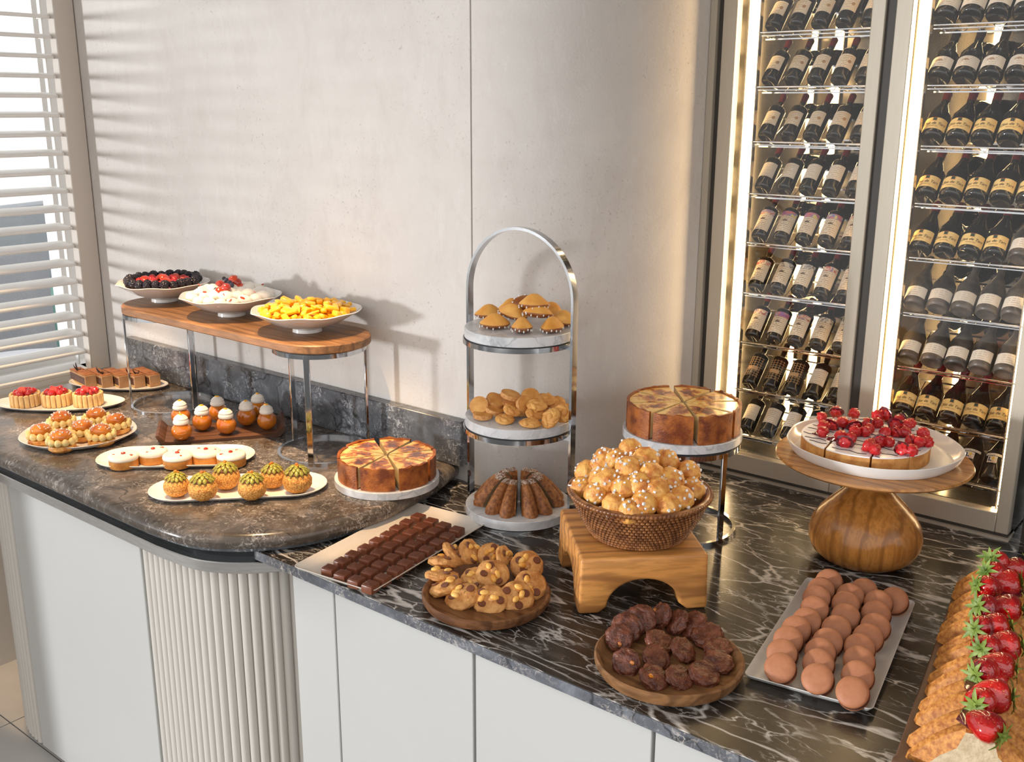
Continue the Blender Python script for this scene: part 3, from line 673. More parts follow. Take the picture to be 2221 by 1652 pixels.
def berry(r, n, s=(1, 1, 1), sub=3, hole=False):
    pts_ = []
    for i in range(n):
        z = 1-2*(i+.5)/n; q = math.sqrt(1-z*z); a = i*2.39996
        pts_.append(Vector((q*math.cos(a), q*math.sin(a), z)))
    bm = bmesh.new(); bmesh.ops.create_icosphere(bm, subdivisions=sub, radius=1); dm = 1.9/math.sqrt(n)
    for v in bm.verts:
        d = min((v.co-p).length for p in pts_); k = .70+.3*math.sqrt(max(0, 1-(d/dm)**2))
        if hole and v.co.z < -.6: k *= .6
        v.co = Vector((v.co.x*s[0], v.co.y*s[1], v.co.z*s[2]))*r*k
    return frombm(bm)
bk = mesh('blackberry', berry(.0132, 64, (1, 1, 1.15), 4), 'black', ang=0)
rb = mesh('raspberry', berry(.0112, 34, (1, .92, 1.12), hole=True), 'rasp', ang=0)
bedm = mesh('fill', lathe([(0, .012), (.06, .011), (.102, .0), (.101, -.004), (0, -.02)], 40), 'redgel')
O('berry_jelly', bedm, None, (*B1, BZ+.044), label='red jelly bed under the berries in the left bowl', cat='dessert')
wh = {0: 'left', 1: 'back', 2: 'right', 3: 'front'}
def clock(i, n):
    """plain place words round a bowl, seen from the photograph"""
    a = (i/n*360) % 360
    return ['at the right edge', 'at the back right', 'at the back', 'at the back left', 'at the left edge', 'at the front left', 'at the front', 'at the front right'][int((a+22.5)//45) % 8]
camang = math.atan2(RH.y, RH.x)
def polar(c, rr, deg): a = camang+R(deg); return c[0]+rr*math.cos(a), c[1]+rr*math.sin(a)
n = 26; cnt = {}
for i in range(n):
    x, y = polar(B1, .096+random.uniform(-.004, .004), 360*i/n); w_ = clock(i, n); cnt[w_] = cnt.get(w_, 0)+1
    O('blackberry', bk, None, (x, y, BZ+.060+.002*(i % 2)), (R(random.uniform(-80, 80)), R(random.uniform(-60, 60)), random.random()*6), label=f'glossy blackberry {w_} of the left bowl, {ORD[cnt[w_]-1]} of that stretch anticlockwise', cat='blackberry', group='blackberries in the left bowl', s=random.uniform(.92, 1.12))
slc = mesh('strawberry_piece', lathe([(0, 0), (.012, .002), (.013, .005), (.009, .009), (0, .011)], 12, lambda a, r_, z: (1+.25*math.cos(a), 0)), 'strawcut')
cnt = {}
for i, (x, y) in enumerate([polar(B1, r_*.001, a) for r_, a in [(0, 0)]+[(34, 60*k) for k in range(6)]+[(64, 30*k+15) for k in range(12)]]):
    dx, dy = x-B1[0], y-B1[1]; rr = math.hypot(dx, dy); w_ = 'in the middle' if rr < .01 else clock((math.degrees(math.atan2(dy, dx)-camang) % 360)/360*12, 12)
    nr = 'inner' if rr < .05 else 'outer'; k = (w_, nr); cnt[k] = cnt.get(k, 0)+1; sx_ = ('raspberry', rb) if i % 3 else ('strawberry_piece', slc)
    O(sx_[0], sx_[1], None, (x, y, BZ+.063-.1*rr), (R(random.uniform(-40, 40)), R(random.uniform(-40, 40)), random.random()*6), label=f'{"red raspberry" if i % 3 else "cut strawberry piece"} {w_} of the red {nr} ring, left bowl'+(f', {ORD[cnt[k]-1]} one' if cnt[k] > 1 else ''), cat='berry', group='red fruit in the left bowl', s=1.15)
# cream dollops
dm_ = [mesh('cream_dollop', ico(.0175, 3, (1.15, .95, .75), .12, 2, q), 'meringue', ang=0) for q in range(3)]
O('custard_bed', mesh('fill', lathe([(0, .016), (.06, .012), (.105, .0), (.104, -.004), (0, -.02)], 40), 'cream'), None, (*B2, BZ+.044), label='pale cream bed under the dollops in the middle bowl', cat='dessert')
cnt = {}
for ri, (rr, n, z) in enumerate(((.100, 20, .054), (.074, 15, .064), (.046, 10, .071), (.018, 4, .074))):
    for i in range(n):
        x, y = polar(B2, rr+random.uniform(-.004, .004), 360*(i+.5*(ri % 2))/n); w_ = clock(i, n); cnt[(ri, w_)] = cnt.get((ri, w_), 0)+1
        O('cream_dollop', dm_[(i+ri) % 3], None, (x, y, BZ+z+random.uniform(-.003, .004)), (0, 0, random.random()*6), s=random.uniform(.85, 1.15),
          label=f'white cream dollop {w_}, {("outer", "second", "third", "inner")[ri]} ring, middle bowl'+(f', {ORD[cnt[(ri, w_)]-1]} anticlockwise' if cnt[(ri, w_)] > 1 else ''), cat='cream dollop', group='cream dollops in the middle bowl')
tom = mesh('red_berry', ico(.013, 3, (1, 1, .9), .06, 2, 1), 'redgel', ang=0); blb = mesh('blueberry', ico(.0075, 2, (1, 1, .9)), 'blue', ang=0); blk = mesh('blackcurrant', ico(.006, 2), 'black', ang=0)
for i, (x, y, z, kk, lb_) in enumerate([(478, 617, .086, 0, 'glossy red berry at the left of the pile on the cream'), (490, 624, .084, 0, 'glossy red berry at the front of the pile on the cream'), (514, 613, .088, 0, 'glossy red berry at the right of the pile on the cream'),
        (476, 631, .076, 1, 'halved orange berry at the front foot of the berry pile'), (517, 621, .078, 1, 'orange berry piece at the right foot of the berry pile'), (491, 608, .094, 2, 'dark blueberry at the top left of the berry pile'),
        (497, 613, .09, 2, 'dark blueberry in the middle of the berry pile'), (502, 618, .086, 2, 'dusty blueberry at the right middle of the berry pile'), (466, 622, .08, 3, 'small black currant at the left of the berry pile'), (468, 628, .076, 3, 'small black currant low at the left of the berry pile'), (486, 604, .098, 3, 'small black currant behind the berry pile'), (505, 606, .096, 1, 'orange berry piece on top of the berry pile')]):
    O(('red_berry', 'berry_piece', 'blueberry', 'blackcurrant')[kk], (tom, slc, blb, blk)[kk], None, at(x, y, BZ+z), (random.random(), random.random(), 0), label=lb_, cat='berry', group='berries piled on the cream')
ptl = mesh('petal', mv(ico(.006, 1, (1.6, .7, .25)), 0, 0, 0), 'strawcut')
for i, (x, y) in enumerate([(444, 633), (488, 641), (552, 633), (567, 618), (499, 651), (526, 646), (434, 619)]):
    O('dried_petal', ptl, None, at(x, y, BZ+(.079, .068, .079, .072, .060, .066, .078)[i]), (.5, random.random(), i*1.3), label=['orange petal on the cream left of the berries', 'orange petal on the cream in front of the berries', 'red petal on the cream right of the berries', 'red petal on the cream at the far right', 'tiny petal at the front rim of the cream', 'tiny petal at the front right of the cream', 'tiny petal at the back left of the cream'][i], cat='petal', group='petals scattered on the cream')
# mango
mm = [mesh('mango_chunk', mv(box(.034, .017, .012, .0045, 2)), 'mango', ang=60), mesh('mango_chunk', box(.02, .019, .015, .004, 2), 'mango', ang=60), mesh('mango_slice', mv(box(.042, .022, .006, .0025, 2)), 'mango', ang=60)]
O('mango_bed', mesh('fill', lathe([(0, .012), (.08, .010), (.112, .002), (.110, -.004), (0, -.02)], 40), 'mangobed'), None, (*B3, BZ+.044), label='yellow fruit bed under the mango pieces', cat='dessert')
cnt = {}
for ri, (rr, n, z) in enumerate(((.104, 26, .054), (.082, 20, .062), (.056, 13, .064), (.030, 6, .060))):
    for i in range(n):
        x, y = polar(B3, rr+random.uniform(-.006, .006), 360*(i+random.random()*.5)/n); w_ = clock(i, n); cnt[(ri, w_)] = cnt.get((ri, w_), 0)+1
        O('mango_chunk', mm[random.choice((0, 0, 1, 1, 2))], None, (x, y, BZ+z+random.uniform(-.002, .004)), (random.uniform(-.4, .4), random.uniform(-.4, .4), random.random()*6), s=random.uniform(.8, 1.1),
          label=f'yellow mango piece {w_}, {("outer", "second", "third", "inner")[ri]} ring, right bowl'+(f', {ORD[cnt[(ri, w_)]-1]} anticlockwise' if cnt[(ri, w_)] > 1 else ''), cat='mango piece', group='mango pieces in the right bowl')

# ------------------------------------------------------------------ plates on the raised counter
def plate(outline, h, mat, name, loc, rot, label, lip=.008, cat='plate', group=None, th=.0035):
    pr = [(lip*1.6, 0), (lip*.6, h*.4), (0, h), (.0008, h+.001), (th, h), (lip*.6+th, h*.45+th*.4), (lip*1.8+th, th)]
    return tag(P(name, sweep(outline, pr), mat, loc=loc, rot=(0, 0, rot)), label, cat, group)
def ang(a, b): return math.atan2(b.y-a.y, b.x-a.x)
pz = Z1+.0003
plate(oval(.147, .140, 56, .012), .017, 'ceramic', 'plate', (-2.495, 1.287, pz), R(30), 'round white plate of cream-filled buns at the counter edge', .022)
a, b = at(212, 992, Z1+.01), at(551, 985, Z1+.01); plate(stadium(.385, .155, 14), .011, 'ceramic', 'plate', (*((a+b)/2).xy, pz), ang(a, b), 'long white plate holding five iced tartlets', .012)
TARTA = ang(a, b)
a, b = at(328, 1062, Z1+.01), at(704, 1046, Z1+.01); plate(stadium(.40, .155, 14), .011, 'ceramic', 'plate', (*((a+b)/2).xy, pz), ang(a, b), 'long white plate holding six pistachio topped choux', .012)
a, b = Vector((-2.965, 1.29)), Vector((-2.675, 1.525)); plate(oval(.187, .092, 44, .01), .012, 'ceramic', 'plate', (*((a+b)/2), pz), ang(a, b), 'oval white plate of strawberry charlottes at the left frame edge', .016)
plate(oval(.165, .075, 44), .011, 'ceramic', 'plate', (-2.882, 1.632, pz), ang(Vector((-3.02, 1.55)), Vector((-2.74, 1.70))), 'oval white plate of chocolate cake slices behind the charlottes', .014)

# cream puffs
pl_m = {}
def pearl_cloud(n, r, s, up_=0.2, size=.0016, seed=1, sub=1):
    rn = random.Random(seed); g = []
    while len(g) < n:
        v = Vector((rn.gauss(0, 1), rn.gauss(0, 1), rn.gauss(0, 1))).normalized()
        if v.z < up_: continue
        g.append(mv(box(1, 1, .8), v.x*r*s[0], v.y*r*s[1], v.z*r*s[2], rn.random()*3, rn.random()*3, rn.random()*3, size*rn.uniform(.7, 1.5)))
    return join(*g)
pb = mesh('pastry_base', lathe([(0, 0), (.028, 0), (.034, .006), (.033, .016), (0, .018)], 20), 'choux'); cdot = mesh('cream_dollop', mv(lathe([(0, -.008), (.008, -.006), (.0092, 0), (.006, .007), (0, .012)], 10), rx=0), 'vanilla', ang=0)
cbed = mesh('cream_layer', cyl(.028, .012, 16), 'vanilla'); bn = mesh('bun_top', mv(ico(.026, 3, (1, 1, .62), .05, 3), 0, 0, 0), 'bun', ang=0); prl = mesh('pearl_sugar', pearl_cloud(18, .0265, (1, 1, .62), .35, .003, 3), 'sugar')
for i, ((x, y), lb_) in enumerate(zip(((131, 893), (207, 886), (251, 898), (177, 912), (87, 920), (131, 933), (217, 921)), ('at the back left', 'at the back middle', 'at the far right', 'in the centre', 'at the left front', 'at the very front', 'at the front right'))):
    c = at(x, y, Z1+.056); p = E('cream_bun', (c.x, c.y, Z1+.004), f'split glazed bun with vanilla cream, {lb_} of the round plate', 'cream bun', 'cream buns on the round plate', rot=(0, 0, random.random()*6))
    O('pastry_base', pb, p); O('cream_layer', cbed, p, (0, 0, .018))
    for k in range(11): O('cream_dollop', cdot, p, (.0305*math.cos(k*.571), .0305*math.sin(k*.571), .026), (0, .35, k*.571))
    O('bun_top', bn, p, (0, 0, .038)); tag(O('pearl_sugar', prl, p, (0, 0, .038)), kind='stuff')
# charlottes
fing = mesh('ladyfinger', mv(box(.0125, .008, .038, .0036, 3, base=True)), 'lady', ang=60); half = mesh('strawberry_half', lathe([(0, -.004), (.009, -.003), (.0095, .002), (.006, .007), (0, .009)], 12, lambda a, r_, z: (1+.2*math.cos(a), 0)), 'straw', ang=0)
cutm = mesh('strawberry_slice', lathe([(0, 0), (.008, 0), (.0085, .002), (0, .003)], 12), 'strawcut'); cor = mesh('cake_core', cyl(.034, .032, 20), 'cream'); lf = mesh('mint_leaf', ico(.004, 1, (1.4, .8, .3)), 'leafg')
for i, ((x, y), lb_) in enumerate(zip(((55, 863), (123, 862), (191, 862)), ('leftmost strawberry charlotte in a ladyfinger ring, by the frame edge', 'middle strawberry charlotte in a ladyfinger ring on the oval plate', 'right strawberry charlotte in a ladyfinger ring on the oval plate'))):
    c = at(x, y, .972); p = E('charlotte', (c.x, c.y, Z1+.004), lb_, 'charlotte', 'charlottes on the oval plate'); O('cake_core', cor, p)
    for k in range(17): a = 2*math.pi*k/17; O('ladyfinger', fing, p, (.0385*math.cos(a), .0385*math.sin(a), 0), (random.uniform(-.03, .03), 0, a+math.pi/2))
    for k in range(6): a = k*1.05+i; O('strawberry_half', half, p, (.020*math.cos(a), .020*math.sin(a), .040), (random.uniform(-1.3, 1.3), random.uniform(-1.3, 1.3), a), s=1.25)
    O('strawberry_slice', cutm, p, (.006, -.010, .047), (1.1, .2, .7), s=1.3); O('strawberry_half', half, p, (-.004, .004, .045), (.3, .2, 0)); O('mint_leaf', lf, p, (0, -.002, .052), (.5, .3, 0))
# opera slices
ax_ = (at(198, 838, Z1+.004)-at(152, 816, Z1+.004)); aa = math.atan2(ax_.y, ax_.x)
Ls = .118
om = [mesh('sponge_layer', bx(-Ls, 0, -.017, .017, 0, .007), 'sponge'), mesh('chocolate_layers', bx(-Ls, -.003, -.017, .017, .007, .029), 'opera_dark'), mesh('coffee_cream_top', bx(-Ls, 0, -.0172, .0172, .029, .036, .001), 'opera_cream'), mesh('cocoa_top', mv(box(Ls, .034, .0035, .0015, 2), -Ls/2, 0, .0375), 'cocoa'), mesh('cream_end', bx(-.003, .003, -.0175, .0175, 0, .037, .001), 'opera_cream')]
def arc(r_, a0, a1, w0, lift): return [(r_*math.cos(R(t)), w0, lift+r_*math.sin(R(t))) for t in range(a0, a1, 12)]
curl = mesh('chocolate_curl', join(mv(tube(arc(.018, 170, 300, 0, .018), [.0006+.0018*math.sin(k/10*3.1) for k in range(11)], 5), -.006), mv(tube(arc(.022, 190, 300, 0, .022), [.0006+.002*math.sin(k/9*3.1) for k in range(10)], 5), .008, .003, 0, rz=.9), mv(tube(arc(.014, 180, 330, 0, .014), [.0006+.0016*math.sin(k/12*3.1) for k in range(13)], 5), .004, -.003, 0, rz=2.2)), 'choc_dark')
for i, (x, y) in enumerate(((198, 837), (234, 838), (271, 838), (304, 838), (337, 836))):
    c = at(x, y, Z1+.006); p = E('cake_slice', (c.x, c.y, Z1+.004), f'{["leftmost", "second", "middle", "fourth", "rightmost"][i]} layered chocolate cake slice with cocoa top on the oval plate', 'cake slice', 'chocolate cake slices on the oval plate', rot=(0, 0, aa))
    for m in om: O(m.name.split('.')[0], m, p)
    if i in (0, 1, 3): O('chocolate_curl', curl, p, (-.085 if i == 0 else -.03, 0, .038), (0, 0, .4*i))
# walnut tray + babas
ta = math.atan2(.265, .195); tc_ = (-2.232, 1.548)
def traysec():
    p = [(-.165, .026), (-.158, .028), (-.150, .020), (-.143, .011), (-.13, .0085), (.13, .0085), (.143, .011), (.150, .020), (.158, .028), (.165, .026), (.158, .010), (.148, .001), (.13, 0), (-.13, 0), (-.148, .001), (-.158, .010)]
    return [(x, z) for x, z in p]
g = prism(traysec(), -.072, .072); g = ([Vector((v.x, v.z, v.y)) for v in g[0]], g[1])
tag(P('wooden_tray', g, 'walnut', loc=(*tc_, pz), rot=(0, 0, ta)), 'walnut tray with curled ends holding the glazed babas', 'tray')
bl = mesh('glazed_ball', ico(.0262, 3, (1, 1, .98), .03, 2), 'baba', ang=0); capc = mesh('cream_cap', lathe([(.0175, 0), (.0195, .003), (.0188, .008), (.0155, .013), (.0175, .0135), (.014, .018), (.008, .0225), (0, .024)], 24), 'meringue', ang=50); dt = mesh('yellow_drop', ico(.0055, 2, (1.2, .9, .5)), 'gel', ang=0); ml = mesh('herb_leaf', ico(.0022, 1, (1.2, .8, .4)), 'leafg')
for i, ((x, y), lb_) in enumerate(zip(((394, 934), (439, 913), (392, 902), (491, 921), (473, 893), (535, 903), (560, 886), (579, 911)), ('front left', 'second in the front row', 'back left, half hidden', 'third in the front row', 'middle of the back row', 'behind, right of centre', 'at the far back right', 'rightmost in front'))):
    c = at(x, y, Z1+.034); p = E('glazed_baba', (c.x, c.y, Z1+.0088), f'caramel glazed baba with white cream cap, {lb_} on the walnut tray', 'baba', 'glazed babas on the walnut tray', rot=(0, 0, i))
    O('glazed_ball', bl, p, (0, 0, .0252)); O('cream_cap', capc, p, (0, 0, .0455), s=random.uniform(.95, 1.05)); O('yellow_drop', dt, p, (0, 0, .0695))
    if i in (1, 2, 4, 7): O('herb_leaf', ml, p, (.003, 0, .072))
# tartlets
tb = mesh('tart_shell', lathe([(0, 0), (.033, 0), (.0345, .002), (.0345, .019), (.033, .020), (0, .020)], 32), 'tartlet'); ic_ = mesh('cream_topping', lathe([(.0345, 0), (.0355, .003), (.034, .009), (.031, .0115), (.026, .0105), (.022, .0125), (.017, .0115), (.012, .0135), (.006, .0125), (0, .0135)], 32), 'cream', ang=0); rd = mesh('red_drop', ico(.0055, 2, (1, 1.1, .6), .2, 2), 'redgel', ang=0); fl_ = mesh('candy_flake', ico(.004, 1, (1.4, 1, .35), .3), 'strawcut')
for i, (x, y) in enumerate(((267, 985), (331, 975), (384, 984), (447, 976), (501, 982))):
    c = at(x, y, Z1+.034); p = E('iced_tartlet', (c.x, c.y, Z1+.004), f'round tartlet with piped white cream and red drop, {ORD[i]} from left', 'tartlet', 'iced tartlets on the long plate', rot=(0, 0, i))
    O('tart_shell', tb, p); O('cream_topping', ic_, p, (0, 0, .0195)); O('red_drop', rd, p, (.001, 0, .0335)); O('candy_flake', fl_, p, (.022, .008, .0315)); O('candy_flake', fl_, p, (-.012, -.018, .0315), s=.8)
# choux with pistachio
cx_ = [mesh('choux_ball', mv(ico(.0315, 4, (1, 1, .86), .05, 3, q), 0, 0, .0265), 'craq', ang=0) for q in range(3)]; prc = mesh('praline_cream', mv(ico(.024, 3, (1, 1, .5), .05, 3), 0, 0, .046), 'praline', ang=0)
pis = mesh('pistachio_sliver', ico(.0074, 2, (1.05, .62, .26)), 'pistachio', ang=0); nut = mesh('sugared_nut', ico(.0055, 1, (1, .8, .8), .3, 2), 'bun')
for i, ((x, y), s_) in enumerate(zip(((383, 1050), (440, 1058), (490, 1034), (547, 1056), (591, 1032), (645, 1042)), (.92, 1.02, 1.02, 1, .93, 1.05))):
    c = at(x, y, Z1+.032); p = E('pistachio_choux', (c.x, c.y, Z1+.0035), f'crackled choux crowned with green pistachio slivers, {ORD[i]} from left', 'choux', 'pistachio choux on the long plate', rot=(0, 0, i*1.1)); p.scale = (s_,)*3
    O('choux_ball', cx_[i % 3], p); O('praline_cream', prc, p)
    for ring, (rr, n, z, ti) in enumerate(((.0225, 13, .0505, .75), (.016, 9, .0565, .5), (.009, 6, .0605, .3))):
        for k in range(n):
            a = 2*math.pi*(k+.5*ring)/n+random.uniform(-.1, .1); O('pistachio_sliver', pis, p, (rr*math.cos(a), rr*math.sin(a), z), (0, ti, a))
    O('sugared_nut', nut, p, (0, 0, .064)); O('sugared_nut', nut, p, (.006, .003, .063), s=.7)

# ------------------------------------------------------------------ marble discs, cheesecakes
def disc(cx, cy, z, r, h, label): return tag(P('marble_disc', lathe([(0, 0), (r-.001, 0), (r, .001), (r, h-.0015), (r-.0015, h), (0, h)], 72), 'white_marble', loc=(cx, cy, z)), label, 'marble disc', 'round white marble discs')
def wedge(r0, r1, a0, a1, z0, z1, n=10, wav=0, sd=0):
    out = [(r1*math.cos(a0+(a1-a0)*i/n), r1*math.sin(a0+(a1-a0)*i/n)) for i in range(n+1)]
    inn = [(r0*math.cos(a0+(a1-a0)*i/n), r0*math.sin(a0+(a1-a0)*i/n)) for i in range(n, -1, -1)] if r0 > 1e-5 else [(0, 0)]
    g = prism(out+inn, z0, z1)
    if wav: g = ([Vector((v.x, v.y, v.z+wav*noise.noise(Vector((v.x*60+sd, v.y*60, 0))) if v.z > z0+1e-4 else v.z)) for v in g[0]], g[1])
    return g
def cheesecake(cx, cy, z, r, h, a0, gap, names, where, outs):
    for k in range(8):
        b0 = R(a0+45*k); mid = b0+R(22.5); o = gap+outs[k]*1.2
        p = E('cheesecake_slice', (cx+o*math.cos(mid), cy+o*math.sin(mid), z), f'{names[k]} slice of burnt cheesecake {where}', 'cheesecake slice', f'cheesecake slices {where}', rot=(0, 0, mid))
        e = R(21.0); P('filling', wedge(0, r-.0065, -e, e, .002, h, 8), 'filling', p); P('crust', join(wedge(r-.0065, r, -e, e, 0, h+.0045, 10, .004, k*3), wedge(0, r-.0065, -e, e, 0, .002, 8)), 'crust', p)
        P('burnt_top', wedge(.004, r-.0067, -e*.995, e*.995, h, h+.0016, 8), 'burnt', p)
c1 = (-1.626, 1.569); disc(*c1, Z1+.0005, .122, .018, 'white marble disc under the cheesecake at the end of the brown counter')
nm8 = ['front', 'front right', 'right', 'back right', 'back', 'back left', 'left', 'front left']
cheesecake(*c1, Z1+.019, .110, .047, -33-45, .004, nm8, 'on the brown counter', (0, .002, .001, .001, .004, .005, 0, .001))
c2 = (-1.028, 1.883); disc(*c2, 1.1055, .129, .019, 'white marble disc under the cheesecake on the chrome stand')
cheesecake(*c2, 1.125, .118, .056, -48-45, .004, nm8, 'on the chrome stand', (0, .003, .002, .001, .004, .003, 0, .001))

# ------------------------------------------------------------------ tiered stand
TC = (-1.338, 1.703)
ts = E('tiered_stand', (*TC, Z2), 'three tier chrome stand with a tall arched handle', 'stand')
hw, spring = .147, .505
arch = [(-hw, 0)]+[(-hw, spring)]+[(-hw*math.cos(R(t)), spring+hw*math.sin(R(t))) for t in range(6, 175, 6)]+[(hw, spring), (hw, 0)]
v = []; f = []
for i, (x, z) in enumerate(arch):
    k = 0 if z <= spring+1e-6 else 1; nx, nz_ = (x/hw, (z-spring)/hw) if k else ((-1 if x < 0 else 1), 0)
    for q, yy in ((0, -.009), (0, .009), (-.006, .009), (-.006, -.009)): v.append(Vector((x+nx*q, yy, z+nz_*q)))
for i in range(len(arch)-1):
    for q in range(4): f.append((i*4+q, (i+1)*4+q, (i+1)*4+(q+1) % 4, i*4+(q+1) % 4))
f += [(0, 1, 2, 3), tuple(range(len(v)-4, len(v)))]
P('arched_handle', (v, f), 'chrome', ts)
TZ = [.9075-Z2, 1.1165-Z2, 1.3165-Z2]
for z, rr in zip(TZ, (.118, .122, .122)):
    g = [lathe_ring([(rr-.002, z-.012), (rr+.003, z-.012), (rr+.003, z-.0015), (rr-.002, z-.0015)], 64), bx(-hw+.002, -rr, -.008, .008, z-.011, z-.002), bx(rr, hw-.002, -.008, .008, z-.011, z-.002)] if z > .1 else [lathe_ring([(rr-.002, 0), (rr+.002, 0), (rr+.002, .0055), (rr-.002, .0055)], 64), bx(-hw+.002, -rr, -.008, .008, 0, .005), bx(rr, hw-.002, -.008, .008, 0, .005)]
    tr = P('tier_ring', join(*g), 'chrome', ts); P('rubber_pad', mv(lathe_ring([(rr-.01, 0), (rr+.001, 0), (rr+.001, .0016), (rr-.01, .0016)], 56), 0, 0, z-.0017), 'rubber', tr)
DR = .1215
disc(*TC, Z2+TZ[0], DR, .021, 'lowest marble disc of the tiered stand, under the ring cake'); disc(*TC, Z2+TZ[1], DR, .021, 'middle marble disc of the tiered stand, under the biscuits'); disc(*TC, Z2+TZ[2], DR, .021, 'top marble disc of the tiered stand, under the madeleines')
T0, T1, T2 = [Z2+z+.021 for z in TZ]
# bundt slices
def bundt_slice(a0, a1, n=26):
    v = []; f = []; rows = [(1, 0), (1.0, .008), (.86, .028), (.68, .048), (.52, .062), (.40, .067), (.26, .063), (.16, .055), (.13, .0)]
    for i in range(n+1):
        a = a0+(a1-a0)*i/n
        for k, (q, z) in enumerate(rows):
            fl__ = abs(math.sin(a*7))**.7; w_ = (1-.22*(1-fl__)) if 0 < k < 6 or k == 0 else 1
            v.append(Vector((.1*q*w_*math.cos(a), .1*q*w_*math.sin(a), z*(1-.10*(1-fl__)) if k < 6 else z)))
    m = len(rows)
    for i in range(n):
        for k in range(m-1): f.append((i*m+k, (i+1)*m+k, (i+1)*m+k+1, i*m+k+1))
    f.append(tuple(i*m for i in range(n+1))+tuple()); cutf = [tuple(range(m)), tuple(range(n*m, n*m+m))]
    outer = (v, f)
    cut = join(([v[i] for i in range(m)], [tuple(range(m))]), ([v[n*m+i] for i in range(m)], [tuple(range(m))]))
    top = []; tv = []
    for i in range(n+1):
        for k in (4, 5, 6): p_ = v[i*m+k]; tv.append(Vector((p_.x, p_.y, p_.z+.0006)))
    for i in range(n):
        for k in (0, 1): top.append((i*3+k, (i+1)*3+k, (i+1)*3+k+1, i*3+k+1))
    return outer, cut, (tv, top)
for k in range(6):
    mid = R(-52+30+60*k); o_, c_, t_ = bundt_slice(-R(27), R(27))
    p = E('ring_cake_slice', (TC[0]+.005*math.cos(mid), TC[1]+.005*math.sin(mid), T0+.0005), f'{["front right", "right", "back right", "back left", "left", "front left"][k]} slice of sugar dusted ring cake on the tiered stand', 'cake slice', 'ring cake slices on the tiered stand', rot=(0, 0, mid))
    P('crust', o_, 'bundt', p, ) ; P('cut_face', c_, 'crumb', p); P('sugar_dusting', t_, 'dust', p)
# madeleines
def madeleine():
    v = []; f = []; n = 28; rows = []
    for i in range(n):
        a = 2*math.pi*i/n; sh_ = (1+.28*math.cos(a)); rows.append((math.cos(a)*.033*1, math.sin(a)*.0225*(1+.12*math.cos(a)), 1+.05*(i % 2)))
    for q, z in ((.35, -.0085), (.75, -.006), (1, .0), (1.0, .0025)): v += [Vector((x*q*(s_ if q < 1 else 1), y*q*(s_ if q < 1 else 1), z)) for x, y, s_ in rows]
    sh_f = [(k*n+i, k*n+(i+1) % n, (k+1)*n+(i+1) % n, (k+1)*n+i) for k in range(3) for i in range(n)]+[tuple(range(n))]
    shell = (v, sh_f); u = []
    for q, z in ((1.0, .0022), (.90, .0060), (.70, .0112), (.48, .0178), (.26, .0222), (.1, .0235)): u += [Vector((x*q, y*q, z)) for x, y, s_ in rows]
    tf_ = [(k*n+i, k*n+(i+1) % n, (k+1)*n+(i+1) % n, (k+1)*n+i) for k in range(5) for i in range(n)]+[tuple(range(5*n, 6*n))]
    return shell, (u, tf_)
ms, mt = madeleine(); ms = mesh('ridged_shell', ms, 'madshell'); mt = mesh('golden_hump', mt, 'mad', ang=0)
ice = mesh('sugar_glaze', join(*[mv(ico(.0018, 1, (1, 1, 1.6)), .0325*math.cos(a), .0222*math.sin(a), -.001-.002*(k % 3)) for k, a in enumerate([q*.42 for q in range(15)])]), 'sugar')
for i, (x, y, dz, sp, tx, ty, lb_) in enumerate(((1061, 677, .012, 10, 0, 0, 'at the back left'), (1073, 697, .010, 0, .1, 0, 'at the front left'), (1132, 706, .010, 88, 0, .1, 'at the front middle, end on'), (1197, 705, .010, 60, 0, 0, 'at the front right'), (1222, 690, .011, -30, .1, .1, 'at the right edge'),
        (1166, 675, .034, 5, -.1, .1, 'lying across the pile'), (1113, 675, .028, -15, .2, .2, 'leaning left on the pile'), (1140, 657, .045, 20, -1.9, .1, 'turned on its back on top'), (1158, 655, .052, 0, 0, 0, 'topmost at the back'), (1196, 672, .022, -40, 0, .3, 'behind the right side'), (1110, 664, .026, 30, 0, 0, 'behind the left side'))):
    c = at(x, y, T2+dz+.005); p = E('madeleine', (c.x, c.y, T2+dz), f'golden madeleine {lb_} of the top tier', 'madeleine', 'madeleines on the top tier', rot=(tx, ty, camang+R(sp)))
    O('ridged_shell', ms, p); O('golden_hump', mt, p); tag(O('sugar_glaze', ice, p), kind='stuff')
